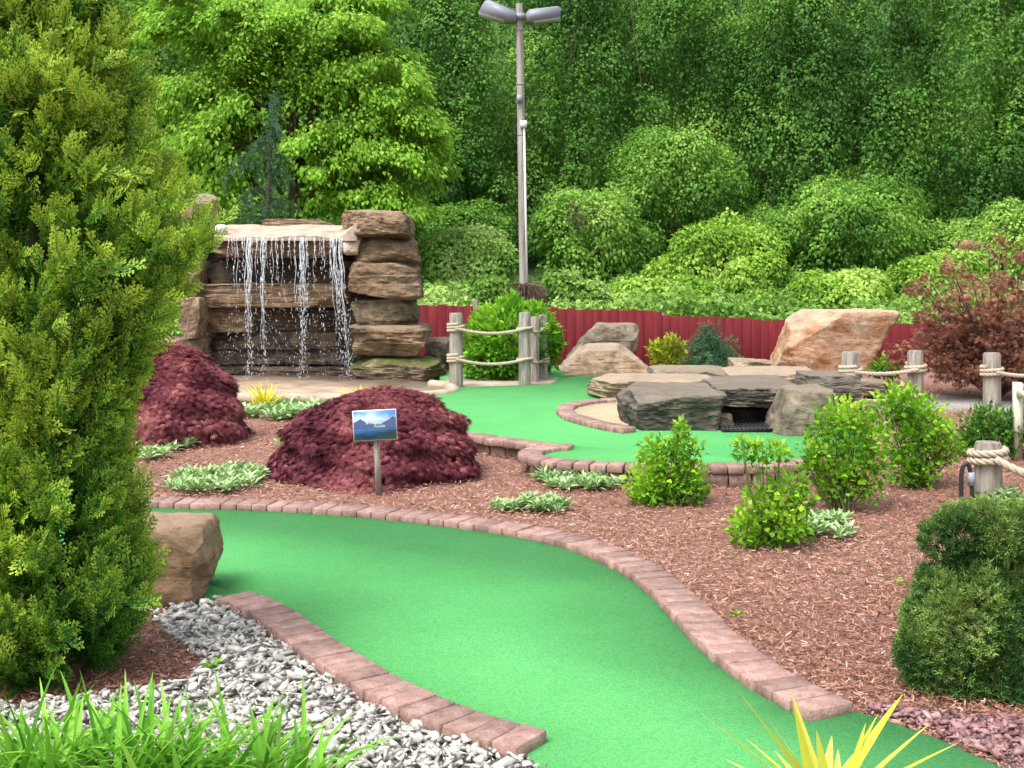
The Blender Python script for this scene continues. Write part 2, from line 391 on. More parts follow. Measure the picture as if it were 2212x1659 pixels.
def lumps(c, r, k, f=(.28, .5), up=-.2):
    c, r = np.array(c, float), np.array(r, float)
    d = nrmz(rng.normal(size=(k*4, 3))); d = d[d[:, 2] > up][:k]
    return np.concatenate([[c], c+d*r*.74]), np.concatenate([[r*.82], r*rng.uniform(f[0], f[1], (len(d), 1))])

# ------------------------------------------------------------------ rocks
def cubesphere(n):
    g = np.linspace(-1, 1, n+1); a, b = np.meshgrid(g, g, indexing='ij'); a, b = a.ravel(), b.ravel(); o = np.ones_like(a)
    i, j = np.meshgrid(np.arange(n), np.arange(n), indexing='ij'); i, j = i.ravel(), j.ravel(); w = n+1
    q = np.stack([i*w+j, (i+1)*w+j, (i+1)*w+j+1, i*w+j+1], -1)
    V, Q = [], []
    for ax in range(3):
        for s in (-1, 1):
            c = [None]*3; c[ax] = o*s; c[(ax+1) % 3] = a; c[(ax+2) % 3] = b
            V.append(np.stack(c, 1)); Q.append((q if s > 0 else q[:, ::-1])+(len(V)-1)*w*w)
    V = np.concatenate(V); Q = np.concatenate(Q)
    u, inv = np.unique(np.round(V, 5), axis=0, return_inverse=True)
    return u, inv.ravel()[Q]
CS, CQ = cubesphere(36)
def rock_shape(seed, e=9, cuts=14, rough=.035, led=.7, kr=(.60, .90)):
    r = np.random.default_rng(seed)
    d = nrmz(CS); p = d/((np.abs(d)**e).sum(1)**(1/e))[:, None]
    for _ in range(cuts):
        n = nrmz(r.normal(size=3)*np.array((1, 1, .75))); s = np.abs(n).sum()
        k = s*r.uniform(*kr); p = p-np.maximum(0, p@n-k)[:, None]*n
    ds = nrmz(p)
    for f, a in ((1.6, 1.2), (4.1, .9), (9, .6), (19, .35)):
        p = p+ds*(rough*a*(vn(p*f+seed*3.7, seed)-.5)*2)[:, None]
    lay = np.floor((p[:, 2]+.3*p[:, 0]*r.uniform(-.6, .6)+.18*vn(p*np.array((1.6, 1.6, .1)), seed+9))*r.uniform(1.6, 2.8)+r.uniform(0, 1))
    st = _h(lay.astype(np.int64)+50, np.full(len(p), seed), np.full(len(p), 3), 7)-.5
    p = p+ds*np.array((1, 1, 0))*(st*rough*2.2*led)[:, None]
    lo, hi = p.min(0), p.max(0)
    return (p-(lo+hi)/2)/(hi-lo)
def rock(label, x0, y0, x1, y1, Y, dep, mat, seed, shear=0., taper=0., e=9, cuts=14, rough=.035, name='boulder', group=None, sink=.02, led=.7, kr=(.60, .90)):
    p = rock_shape(seed, e, cuts, rough, led, kr)
    h = p[:, 2]+.5
    p[:, 0] = p[:, 0]*(1-taper*h)+shear*h
    p[:, 1] = p[:, 1]*(1-taper*.6*h)
    lo, hi = p.min(0), p.max(0); p = (p-lo)/(hi-lo)
    Yc = Y+dep*.35
    xa, xb = (x0-1106)*Yc/F, (x1-1106)*Yc/F
    zb = H-(y1-HY)*Y/F-sink
    Yt = Y+dep*.6 if y0 > HY else Y
    zt = H-(y0-HY)*Yt/F
    p = p*np.array((xb-xa, dep, zt-zb))+np.array((xa, Y, zb))
    o = build(name, [(p, [CQ])], mat, smooth=True, sharp=22)
    return tag(o, label, 'rock', group)

# ------------------------------------------------------------------ ground
gx = np.unique(np.concatenate([np.linspace(-150, -20, 14), np.linspace(-20, 20, 81), np.linspace(20, 150, 14)]))
gy = np.unique(np.concatenate([np.linspace(-40, 0, 9), np.linspace(0, 50, 101), np.linspace(50, 300, 12)]))
A, B = np.meshgrid(gx, gy, indexing='ij')
pts = np.stack([A.ravel(), B.ravel(), tz(B.ravel())], 1)
pts[:, 2] += np.where(pts[:, 1] > 24, (vn(pts*.3, 3)-.5)*.6, 0)
w = len(gy); i, j = np.meshgrid(np.arange(len(gx)-1), np.arange(w-1), indexing='ij'); i, j = i.ravel(), j.ravel()
gq = np.stack([i*w+j, (i+1)*w+j, (i+1)*w+j+1, i*w+j+1], -1)
m, nt, out = newmat('mulch ground'); L = nt.links.new
tc = nt.nodes.new('ShaderNodeTexCoord')
n1 = nd(nt, 'ShaderNodeTexNoise', Scale=85, Detail=6, Roughness=.7); mpg = nt.nodes.new('ShaderNodeMapping'); mpg.inputs['Scale'].default_value = (.6, 1.4, 1)
L(tc.outputs['Object'], mpg.inputs[0]); L(mpg.outputs[0], n1.inputs[0])
r1 = ramp(nt, [(.08, .032, .025), (.25, .12, .085), (.44, .28, .215)], [.3, .5, .72]); L(n1.outputs['Fac'], r1.inputs[0])
n2 = nd(nt, 'ShaderNodeTexNoise', Scale=3, Detail=6); L(tc.outputs['Object'], n2.inputs[0])
r2 = ramp(nt, [(.015, .04, .008), (.035, .08, .014), (.05, .10, .02)], [.3, .5, .7]); L(n2.outputs['Fac'], r2.inputs[0])
sx = nt.nodes.new('ShaderNodeSeparateXYZ'); gg = nt.nodes.new('ShaderNodeNewGeometry'); L(gg.outputs['Position'], sx.inputs[0])
mr = nd(nt, 'ShaderNodeMapRange'); mr.inputs[1].default_value = 18.5; mr.inputs[2].default_value = 20.5; L(sx.outputs[1], mr.inputs[0])
mx = nd(nt, 'ShaderNodeMixRGB'); L(mr.outputs[0], mx.inputs[0]); L(r1.outputs[0], mx.inputs[1]); L(r2.outputs[0], mx.inputs[2])
pb = nd(nt, 'ShaderNodeBsdfPrincipled', Roughness=.9); L(mx.outputs[0], pb.inputs['Base Color'])
bp = nd(nt, 'ShaderNodeBump', Strength=.7, Distance=.02); L(n1.outputs['Fac'], bp.inputs['Height']); L(bp.outputs[0], pb.inputs['Normal']); L(pb.outputs[0], out.inputs[0])
M['ground'] = m
tag(build('ground', [(pts, [gq])], M['ground'], origin=(0, 0, 0), smooth=True), kind='structure')

BA = [(-80, 1078), (120, 1076), (290, 1078), (400, 1080), (520, 1083), (640, 1088), (760, 1096), (880, 1107), (1000, 1121), (1120, 1138), (1215, 1157), (1300, 1184), (1380, 1222), (1440, 1265), (1490, 1313), (1535, 1360), (1590, 1408), (1655, 1453), (1720, 1490), (1775, 1517)]
BB = [(515, 1287), (565, 1308), (622, 1343), (682, 1387), (742, 1427), (805, 1466), (872, 1500), (942, 1530), (1012, 1556), (1080, 1578), (1122, 1590)]
def pth(l, z): return np.array([G(a, b, z) for a, b in l])
near = np.concatenate([catmull(pth(BA, .02), 6), pth([(1830, 1532), (1900, 1552), (2010, 1590), (2170, 1660), (2400, 1790), (2400, 2100), (1350, 2100), (1190, 1720), (1148, 1650)], .02), catmull(pth(BB[::-1], .02), 6), pth([(470, 1302), (390, 1300), (300, 1262), (100, 1180), (-80, 1135)], .02)])
slab('putting_green', near, .02, -.05, M['turf'])
C1 = [(880, 915), (930, 924), (985, 932), (1060, 943), (1130, 953), (1180, 959), (1218, 961)]
C2 = [(1210, 961), (1172, 966), (1148, 974), (1152, 984), (1195, 992), (1265, 997), (1350, 1001), (1450, 1003), (1550, 1003), (1650, 1002), (1730, 996), (1810, 984)]
far = np.concatenate([catmull(pth(C1, .11), 5), catmull(pth(C2, .11), 5), pth([(1870, 950), (1860, 900), (1600, 872), (1420, 850), (1315, 840), (1335, 824), (1300, 811), (1215, 813), (1188, 830), (1000, 836), (960, 846), (900, 858), (860, 885)], .11)])
slab('upper_putting_green', far, .11, -.05, M['turf'])
slab('back_putting_green', pth([(945, 800), (1090, 797), (1215, 784), (1232, 796), (1195, 813), (1060, 816), (950, 815)], .10), .10, -.1, M['turf'])
slab('concrete_path', pth([(960, 838), (1190, 832), (1208, 815), (1170, 814), (960, 818)], .10), .10, -.05, M['conc'])
pool = catmull(pth([(470, 852), (600, 855), (760, 854), (900, 850), (960, 846), (984, 838), (965, 829), (900, 822), (760, 812), (470, 812)], .10), 5, True)
slab('pool_basin', pool, .095, -.05, M['wet'])
gravel_poly = pth([(488, 1296), (560, 1345), (640, 1400), (720, 1450), (830, 1505), (960, 1565), (1075, 1612), (1150, 1655), (1230, 1760), (1400, 2200), (-400, 2200), (-300, 1560), (0, 1530), (200, 1512), (320, 1496), (410, 1470), (440, 1430), (375, 1390), (325, 1330)], .004)
slab('gravel_bed', gravel_poly, .006, -.05, M['gbase'])
red_poly = pth([(1850, 1538), (1960, 1545), (2100, 1560), (2330, 1570), (2500, 1760), (2300, 1715), (2170, 1655), (2010, 1586), (1900, 1548)], .004)
slab('red_gravel_bed', red_poly, .006, -.05, M['gbase'])
slab('gravel_path', pth([(1870, 862), (2060, 850), (2400, 880), (2400, 905), (2100, 880), (1900, 885)], .03), .03, -.05, M['path'])
sand = catmull(pth([(1350, 866), (1290, 868), (1248, 874), (1232, 882), (1245, 893), (1280, 903), (1345, 916), (1420, 910), (1420, 870)], .125), 4, True)
slab('sand_pit', sand, .128, .0, M['sand'])

# ------------------------------------------------------------------ brick borders
def bricks(path, z, h, wdt=.175, step=.098, gap=.008):
    p = resample(path, step)
    t = nrmz(np.gradient(p[:, :2], axis=0)); a = np.arctan2(t[:, 1], t[:, 0])+rng.normal(0, .02, len(p))
    Tv, Tf = bevel_box((step-gap, wdt, h), .003)
    pos = np.c_[p[:, :2]+rng.normal(0, .002, (len(p), 2)), np.full(len(p), z+h/2)+rng.normal(0, .002, len(p))]
    return inst(Tv, Tf, rotz(a), pos)
def zpath(l, z): return catmull(pth(l, z), 8)
tag(build('brick_border', [bricks(zpath(BA, .055), .005, .05)], M['brick']), 'long curving row of mauve brown pavers between the near green and the red mulch bed', 'border')
tag(build('brick_border', [bricks(zpath(BB, .055), .005, .05, wdt=.165)], M['brick']), 'short curving row of mauve brown pavers between the near green and the pale gravel', 'border')
for nm, pl, lab in (('brick_wall', C1, 'low paver wall edging the upper green just behind the purple maple'), ('brick_wall', C2, 'low rounded paver wall edging the upper green behind the fresh green shrubs')):
    pp = zpath(pl, .14); o = root(nm, (*pp[len(pp)//2][:2], 0), lab, 'wall')
    build('coping', [bricks(pp, .088, .05, .17, .11)], M['brick'], o)
    build('base_course', [bricks(pp+np.array((.05, 0, 0)), -.01, .095, .15, .15)], M['block'], o)
RING = [(1352, 858), (1290, 862), (1243, 869), (1220, 879), (1233, 893), (1272, 905), (1312, 914), (1350, 921)]
tag(build('brick_border', [bricks(zpath(RING, .16), .10, .055, .15, .1)], M['brick']), 'curved paver edging around the small tan pea gravel pit beside the dark rocks', 'border')
PR = [(470, 852), (600, 855), (760, 854), (900, 850), (958, 846), (982, 838), (965, 829), (930, 825)]
rp = resample(zpath(PR, .13), .06)
tag(build('pool_kerb', [tube(np.c_[rp[:, :2], np.full(len(rp), .10)], .055, 8)], M['conc'], smooth=True), 'rounded beige concrete kerb around the shallow basin below the waterfall', 'kerb')

# ------------------------------------------------------------------ loose stones and mulch chips
def stones(name, poly, n, smin, smax, mat, label, cat, layers=.024):
    poly = np.asarray(poly)[:, :2]
    lo, hi = np.maximum(poly.min(0), (-2.6, 2.6)), np.minimum(poly.max(0), (4.2, 12))
    q = rng.uniform(lo, hi, (n*3, 2)); q = q[pip(q[:, 0], q[:, 1], poly)][:n]
    parts = []; tm = [hull(8, (1, .72, .42)) for _ in range(16)]
    for k in range(16):
        s = q[k::16]; m_ = len(s)
        if not m_: continue
        sz = rng.uniform(smin, smax, m_)*rng.choice([.6, 1, 1, 1.4], m_)
        Mx = rand_rot(m_)*.35+rotz(rng.uniform(0, 6.28, m_))*.65
        parts.append(inst(tm[k][0], tm[k][1], Mx*sz[:, None, None]*1.25, np.c_[s, sz*.35+rng.random(m_)*layers]))
    return tag(build(name, parts, mat, origin=(0, 4, 0)), label, cat, kind='stuff')
stones('loose_gravel', gravel_poly, 11500, .015, .032, M['stone'], 'loose angular pale grey and white stones beside the left paver row', 'gravel')
stones('red_gravel', red_poly, 2000, .016, .030, M['rstone'], 'loose purple red stones at the lower right edge of the green', 'gravel')
n = 330000
Y = 3.3*np.exp(rng.random(n)*math.log(14.5/3.3)); X = rng.uniform(-.62, .62, n)*Y
ok = ~(pip(X, Y, near) | pip(X, Y, far) | pip(X, Y, pool) | pip(X, Y, red_poly))
ig = pip(X, Y, gravel_poly); ok &= ~ig
ok &= ~((X < -.33*Y) & (Y > 6))
X, Y = X[ok], Y[ok]; n = len(X)
d = np.c_[rng.normal(size=(n, 2)), rng.normal(0, .25, n)]; no = np.c_[rng.normal(0, .45, (n, 2)), np.ones(n)]
T_chip = np.array([[(-.5, -.11, 0), (.5, -.08, 0), (.46, .10, .02), (-.48, .09, .02)]])
pc = np.c_[X, Y, .008+.018*rng.random(n)]
g, tn = scatter(T_chip, t_leaf, pc, d, no, rng.uniform(.009, .034, n)*np.clip(.75+Y*.03, .8, 1.15), .45+.3*(vn(pc*1.2, 8)-.5)+rng.normal(0, .22, n))
tag(build('mulch_chips', [g], M['chip'], tint=tn, origin=(0, 8, 0)), 'reddish brown shredded wood mulch covering the planting bed', 'mulch', kind='stuff')
for px, py, lab in ((455, 1455, 'small bright weed in the mulch patch beside the pale gravel'), (1590, 1335, 'tiny green weed in the mulch right of the long paver row'), (1945, 1265, 'tiny weed sprouting in the mulch left of the dwarf spruce'), (590, 1000, 'tiny weed in the mulch left of the domed maple')):
    c = G(px, py); n = 12; a = rng.uniform(0, 6.28, n); o = root('weed', c, lab, 'plant')
    k_ = 1.0 if px == 455 else .55
    g, tn = scatter(T_leaf, t_leaf, c+rng.normal(0, .015, (n, 3))*np.array((1, 1, .3))+UP*.015, np.c_[np.cos(a), np.sin(a), rng.uniform(.4, 1.4, n)], np.c_[-np.cos(a), -np.sin(a), np.ones(n)], rng.uniform(.03, .06, n)*k_, rng.uniform(.3, .8, n))
    build('leaves', [g], M['shrub'], o, tint=tn)

# ------------------------------------------------------------------ waterfall rocks
YW = 14.3
for a in [
 ('topmost block of the boulder stack right of the waterfall', 733, 450, 894, 520, YW-.1, 1.1, 'brown', 1),
 ('second block from the top of the stack right of the waterfall', 768, 510, 908, 576, YW, 1.0, 'brown', 2),
 ('rounded brown third boulder down the stack right of the waterfall', 754, 563, 914, 650, YW-.08, 1.1, 'brown', 3),
 ('fourth boulder down the stack with a moss patch right of the waterfall', 758, 634, 904, 712, YW, 1.0, 'moss', 4),
 ('fifth boulder down, jutting right from the stack beside the waterfall', 762, 696, 930, 784, YW-.12, 1.1, 'brown', 5),
 ('mossy bottom boulder of the stack standing in the waterfall basin', 750, 768, 962, 828, YW-.25, 1.2, 'moss', 6)]:
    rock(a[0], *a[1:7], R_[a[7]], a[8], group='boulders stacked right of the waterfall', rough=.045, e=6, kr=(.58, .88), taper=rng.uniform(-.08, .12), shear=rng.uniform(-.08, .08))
rock('rock core coloured dark as shade filling the gaps behind the right boulder stack', 735, 500, 895, 828, YW+.45, 1.2, R_['dark'], 7)  # filler rock, its dark colour stands for shade between the boulders
YB = 14.75
for a in [
 ('jutting brown ledge of stone right under the pale waterfall lip', 462, 512, 750, 554, YB-.45, 1.2, 'brown', 10),
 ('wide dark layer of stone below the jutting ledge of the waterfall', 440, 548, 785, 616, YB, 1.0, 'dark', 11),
 ('long brown stone ledge halfway up behind the falling water', 428, 610, 770, 664, YB-.22, 1.1, 'brown', 12),
 ('brown block at left below the long ledge behind the falling water', 434, 658, 560, 718, YB-.08, 1.0, 'brown', 13),
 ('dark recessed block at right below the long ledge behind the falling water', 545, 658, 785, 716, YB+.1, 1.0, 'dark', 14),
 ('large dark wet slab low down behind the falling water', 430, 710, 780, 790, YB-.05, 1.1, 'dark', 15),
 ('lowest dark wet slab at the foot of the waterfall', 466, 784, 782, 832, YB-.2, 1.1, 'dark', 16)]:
    rock(a[0], *a[1:7], R_[a[7]], a[8], group='stones behind the falling water', e=14, rough=.035, cuts=9, kr=(.72, .93), led=1.0)
rock('thin brown stone lying on the pale waterfall lip', 565, 472, 722, 490, YW+.75, .5, R_['tan'], 17)
rock('tan boulder at the upper left end of the waterfall top', 335, 410, 456, 492, YW+.1, 1.0, R_['tan'], 18, e=6)
rock('tan boulder below the upper left corner of the waterfall', 330, 484, 462, 568, YW+.25, 1.0, R_['brown'], 19, e=6)
rock('pale tan boulder left of the waterfall beside the yellow green arborvitae', 392, 640, 442, 732, YW-.1, .7, R_['tan'], 20)
rock('dark boulder at the left foot of the waterfall behind the maple', 330, 725, 446, 832, YW-.1, .9, R_['brown'], 21)
rock('brown boulder midway up the left side of the waterfall', 322, 560, 446, 650, YW+.1, .9, R_['brown'], 22)
sp_ = root('spillway', P(600, 520, YW+.2), 'pale beige concrete spillway lip on top of the waterfall', 'spillway')
gxn, gyn = 40, 12
uu, vv = np.meshgrid(np.linspace(0, 1, gxn), np.linspace(0, 1, gyn), indexing='ij')
edge = .06*np.sin(uu*9)+.04*np.sin(uu*23+1)+.02*np.sin(uu*51)
lx = (np.interp(uu, [0, 1], [462, 772])-1106)*YW/F; ly = YW-.05+edge*(1-vv)+vv*.95
lz = P(0, 513, YW)[2]+.16*np.clip(vv*1.25, 0, 1)**.8+.15*np.clip((uu-.80)/.2, 0, 1)**2*(1-.5*vv)+.05*(vn(np.c_[uu.ravel()*7, vv.ravel()*4, uu.ravel()*0], 4).reshape(uu.shape)-.5)
Vl = np.stack([lx, ly, lz], -1).reshape(-1, 3); Vb = Vl.copy(); Vb[:, 2] = P(0, 520, YW)[2]
i2, j2 = np.meshgrid(np.arange(gxn-1), np.arange(gyn-1), indexing='ij'); i2, j2 = i2.ravel(), j2.ravel()
ql = np.stack([i2*gyn+j2, (i2+1)*gyn+j2, (i2+1)*gyn+j2+1, i2*gyn+j2+1], -1)
NV = gxn*gyn; a_ = np.arange(gxn-1); b_ = np.arange(gyn-1)
sd_ = np.concatenate([np.stack([a_*gyn, a_*gyn+NV, (a_+1)*gyn+NV, (a_+1)*gyn], -1), np.stack([a_*gyn+gyn-1, (a_+1)*gyn+gyn-1, (a_+1)*gyn+gyn-1+NV, a_*gyn+gyn-1+NV], -1),
   np.stack([b_, b_+1, b_+1+NV, b_+NV], -1), np.stack([(gxn-1)*gyn+b_, (gxn-1)*gyn+b_+NV, (gxn-1)*gyn+b_+1+NV, (gxn-1)*gyn+b_+1], -1)])
build('lip', [(np.concatenate([Vl, Vb]), [ql, ql[:, ::-1]+NV, sd_])], M['conc'], sp_, smooth=True, sharp=40)
c_ = P(757, 530, YW-.02)
q = rock_shape(44, 5, 10, .03)*np.array((.22, .5, .24))+c_+np.array((0, .25, .0))
build('shoulder', [(q, [CQ])], M['conc'], sp_, smooth=True, sharp=24)
q = rock_shape(45, 3, 2, .02)*np.array((.14, .14, .10))+P(478, 494, YW+.12)
tag(build('pump_piece', [(q, [CQ]), tube([P(478, 508, YW+.12)-np.array((0, 0, .03)), P(478, 496, YW+.12)], .03, 8)], M['white'], smooth=True), 'small white rounded pump piece on the left end of the waterfall lip', 'pump')  # white pump piece beside the lip, not a light source

# falling water
m, nt, out = newmat('white water')
pw = nd(nt, 'ShaderNodeBsdfPrincipled', Roughness=.2)
nw = nd(nt, 'ShaderNodeTexNoise', Scale=30); rw = ramp(nt, [(.55, .61, .65), (.85, .87, .89)]); nt.links.new(nw.outputs['Fac'], rw.inputs[0]); nt.links.new(rw.outputs[0], pw.inputs['Base Color'])
pw.inputs['Transmission Weight'].default_value = .25
nt.links.new(pw.outputs[0], out.inputs[0]); M['water'] = m
oct_v = np.array([(1, 0, 0), (-1, 0, 0), (0, 1, 0), (0, -1, 0), (0, 0, 1), (0, 0, -1)], float)
oct_f = [np.array([(0, 2, 4), (2, 1, 4), (1, 3, 4), (3, 0, 4), (2, 0, 5), (1, 2, 5), (3, 1, 5), (0, 3, 5)])]
ps, rr, ll = [], [], []
strands = [(492, .15), (502, .28), (514, .3), (526, .5), (535, 1.15), (542, .75), (554, .25), (567, .95), (575, .4), (588, .25), (601, .32), (613, .25), (626, .28), (638, .45), (649, .85), (657, 1.25), (665, .55), (679, .32), (692, .25), (702, .38), (712, .6), (721, 1.05), (730, 1.2), (738, .6)]
for px, wt in strands:
    k = int(150*wt)
    u = rng.random(k)**(1.0 if wt > .65 else 1.9)
    drift = 26*(u**1.3) if px > 705 else rng.uniform(-4, 6)*u
    x = px+drift+rng.normal(0, 1, k)*(.7+4.5*u)+2.5*np.sin(u*9+px)
    y = 518+(820-518)*u
    yy = YW-.22-.10*np.sqrt(u)+rng.normal(0, .02, k)
    q = np.stack([(x-1106)*yy/F, yy, H-(y-HY)*yy/F], 1)
    ps.append(q); r0 = rng.uniform(.0020, .0056, k)*(1-.2*u)*(1 if wt > .65 else .8); rr.append(r0); ll.append(r0*rng.uniform(3, 12, k)*(1-.5*u))
k = 800; x = rng.uniform(470, 780, k); u = rng.random(k)**.6; yy = YW-.25+rng.normal(0, .12, k); y = 545+280*u
ps.append(np.stack([(x-1106)*yy/F, yy, H-(y-HY)*yy/F], 1)); rr.append(rng.uniform(.0015, .0031, k)); ll.append(rng.uniform(.002, .009, k))
ps, rr, ll = np.concatenate(ps), np.concatenate(rr), np.concatenate(ll)
Mx = np.zeros((len(ps), 3, 3)); Mx[:, 0, 0] = rr; Mx[:, 1, 1] = rr; Mx[:, 2, 2] = ll
parts = [inst(oct_v, oct_f, Mx, ps)]
for px, wt in strands:
    for s in range(3 if wt > .65 else 1):
        e_ = rng.uniform(.25, .85)*min(1.05, wt+.25); u = np.linspace(-.02, e_, 26)
        x = px+rng.normal(0, 3)+1.8*np.sin(u*22+px+s)+(24*np.maximum(u, 0)**1.3 if px > 705 else 0); yy = YW-.22-.10*np.sqrt(np.maximum(u, 0))-.008*s
        y = 519+299*u
        parts.append(tube(np.stack([(x-1106)*yy/F, yy, H-(y-HY)*yy/F], 1), np.interp(u, [-.02, e_], [.0066*min(wt+.2, 1.2)**.5, .0010])*(.2+1.1*rng.random(26)), 5))
tag(build('falling_water', parts, M['water'], smooth=True), 'thin white strands and drops of water falling from the rock lip', 'water', kind='structure')

# ------------------------------------------------------------------ other boulders
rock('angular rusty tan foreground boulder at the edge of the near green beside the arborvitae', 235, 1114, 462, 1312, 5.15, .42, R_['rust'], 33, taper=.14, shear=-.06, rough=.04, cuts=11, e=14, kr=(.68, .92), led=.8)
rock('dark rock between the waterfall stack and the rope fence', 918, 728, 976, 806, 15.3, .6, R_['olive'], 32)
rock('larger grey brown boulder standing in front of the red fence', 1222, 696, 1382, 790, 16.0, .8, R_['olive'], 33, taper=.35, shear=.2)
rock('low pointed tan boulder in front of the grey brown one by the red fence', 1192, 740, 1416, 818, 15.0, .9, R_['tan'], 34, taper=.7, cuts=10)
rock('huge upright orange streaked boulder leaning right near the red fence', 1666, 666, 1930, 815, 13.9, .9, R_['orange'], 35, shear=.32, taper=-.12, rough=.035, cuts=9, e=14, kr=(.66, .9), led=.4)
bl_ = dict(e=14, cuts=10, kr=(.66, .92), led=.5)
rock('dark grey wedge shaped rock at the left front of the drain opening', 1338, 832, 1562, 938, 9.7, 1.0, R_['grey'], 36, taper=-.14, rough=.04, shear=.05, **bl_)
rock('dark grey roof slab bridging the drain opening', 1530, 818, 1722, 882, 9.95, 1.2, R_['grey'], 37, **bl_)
rock('dark stone added as the shade at the back of the drain opening', 1525, 872, 1735, 922, 10.25, .5, R_['dark'], 49, **bl_)  # stone added to make a dark recess, shade put into its colour
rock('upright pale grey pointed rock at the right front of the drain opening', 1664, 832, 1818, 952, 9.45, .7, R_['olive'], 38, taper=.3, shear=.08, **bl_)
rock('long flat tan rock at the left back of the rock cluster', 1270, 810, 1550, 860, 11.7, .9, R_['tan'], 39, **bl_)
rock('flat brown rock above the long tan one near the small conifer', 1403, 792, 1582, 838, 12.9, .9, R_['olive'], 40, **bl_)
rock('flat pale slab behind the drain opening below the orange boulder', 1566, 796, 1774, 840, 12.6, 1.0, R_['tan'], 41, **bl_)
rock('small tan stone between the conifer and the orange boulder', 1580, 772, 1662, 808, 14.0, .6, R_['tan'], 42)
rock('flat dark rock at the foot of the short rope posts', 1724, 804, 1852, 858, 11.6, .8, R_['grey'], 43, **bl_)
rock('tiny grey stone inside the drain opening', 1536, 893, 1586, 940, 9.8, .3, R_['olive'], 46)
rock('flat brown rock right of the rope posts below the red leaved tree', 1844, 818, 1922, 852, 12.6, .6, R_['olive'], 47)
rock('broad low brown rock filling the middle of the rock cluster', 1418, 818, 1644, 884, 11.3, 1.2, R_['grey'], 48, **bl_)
gr = root('drain_grate', G(1612, 926, .12), 'dark metal grate on the turf in the opening under the dark rocks', 'grate')
o = np.array(gr.location)
build('backing', [box(o+np.array((0, .1, .004)), (.44, .5, .008))], M['black'], gr)
build('bars', [box(o+np.array((-.2+.4*k/12, .1, .014)), (.012, .5, .012)) for k in range(13)]+[box(o+np.array((0, -.14, .014)), (.44, .02, .014)), box(o+np.array((0, .34, .014)), (.44, .02, .014))], M['iron'], gr)

# ------------------------------------------------------------------ red fence
fo = root('board_fence', (2.5, 20, -.33), 'long dark red board fence stepping down to the right behind the boulders', 'fence')
segs = [(560, 790, 655, 656), (790, 1022, 659, 660), (1034, 1206, 662, 664), (1206, 1430, 667, 672), (1430, 1624, 682, 687), (1624, 1830, 690, 694), (1830, 2040, 697, 700), (2040, 2260, 703, 706), (2260, 2480, 709, 712)]
Tb = bevel_box((.1425, .022, 1.0), .003)
for x0, x1, ya, yb in segs:
    Yf = 20.0
    k = max(1, int((x1-x0)/18.6)); xs = np.linspace(x0, x1, k+1)[:-1]+(x1-x0)/k/2
    zt = H-(np.linspace(ya, yb, k)-HY)*Yf/F+rng.normal(0, .008, k)
    zb = np.full(k, -.42)
    Mx = np.zeros((k, 3, 3)); Mx[:, 0, 0] = (x1-x0)/k*Yf/F/.1435; Mx[:, 1, 1] = 1; Mx[:, 2, 2] = zt-zb
    pos = np.c_[(xs-1106)*Yf/F, Yf+rng.normal(0, .003, k), (zt+zb)/2]
    build('fence_panel', [inst(*Tb, Mx, pos)], M['red'], fo)
    build('rail', [box(((x0+x1)/2*Yf/F-1106*Yf/F, Yf+.04, z), ((x1-x0)*Yf/F, .04, .09)) for z in (-.05, .30)], M['red'], fo)
for px, py in ((1028, 648), (1432, 676)):
    c = P(px, py, 20.11); build('post', [tube([(c[0], c[1], -.45), (c[0], c[1], c[2])], .05, 10)], M['post'], fo, smooth=True, sharp=40)

# ------------------------------------------------------------------ rope fences
def rope(pts, r, pitch=None):
    p = resample(catmull(np.array(pts, float), 10), r*.7); n = len(p)
    t = nrmz(np.gradient(p, axis=0)); ref = np.array((.13, .21, .97)); a = nrmz(np.cross(t, ref)); b = np.cross(t, a)
    s = np.arange(n)*r*.7/(pitch or r*5.5)*2*math.pi; out = []
    for k in range(3):
        th = s+k*2*math.pi/3
        out.append(tube(p+r*.52*(a*np.cos(th)[:, None]+b*np.sin(th)[:, None]), r*.55, 5))
    return out
def coil(c, R, r, turns=2.6):
    th = np.linspace(0, turns*2*math.pi, int(turns*10)); return rope(np.stack([c[0]+(R+r*.8)*np.cos(th), c[1]+(R+r*.8)*np.sin(th), c[2]+(np.linspace(0, 1, len(th))-.5)*turns*r*1.9], 1), r)
def post_part(rt, px, pt, pb, Yp, rpx):
    c = P(px, pb, Yp); t = P(px, pt, Yp); r = rpx*Yp/F
    zz = np.array([c[2]-.06, c[2]+.1, (c[2]+t[2])/2, t[2]-.02, t[2]]); rr_ = np.array([1, 1, .98, .97, .88])*r
    k = 16; th = np.arange(k)*2*math.pi/k
    jit = 1+.05*rng.normal(size=k)
    V = np.stack([c[0]+rr_[:, None]*np.cos(th)*jit, c[1]+rr_[:, None]*np.sin(th)*jit, np.repeat(zz[:, None], k, 1)], -1).reshape(-1, 3)
    i = np.arange(4)[:, None]*k; j = np.arange(k)[None]
    f = np.stack([i+j, i+(j+1) % k, i+k+(j+1) % k, i+k+j], -1).reshape(-1, 4)
    build('post', [(V, [f, (4*k+np.arange(k))[None]])], M['post'], rt, smooth=True, sharp=40)
    return c, r
def sag(a, b, s, n=9):
    u = np.linspace(0, 1, n)[:, None]; p = a*(1-u)+b*u; p[:, 2] -= (s*4*u*(1-u))[:, 0]; return p
Yp = 13.2
rf = root('rope_fence', G(1080, 833, .1), 'rope fence of weathered posts with two sagging ropes before the round green bush', 'rope fence')
pl = [(985, 676, 838, Yp, 14.5), (1134, 675, 834, Yp+.15, 13.5), (1154, 684, 830, Yp+.6, 11), (1172, 680, 828, Yp+.9, 11)]
for q in pl: post_part(rf, *q)
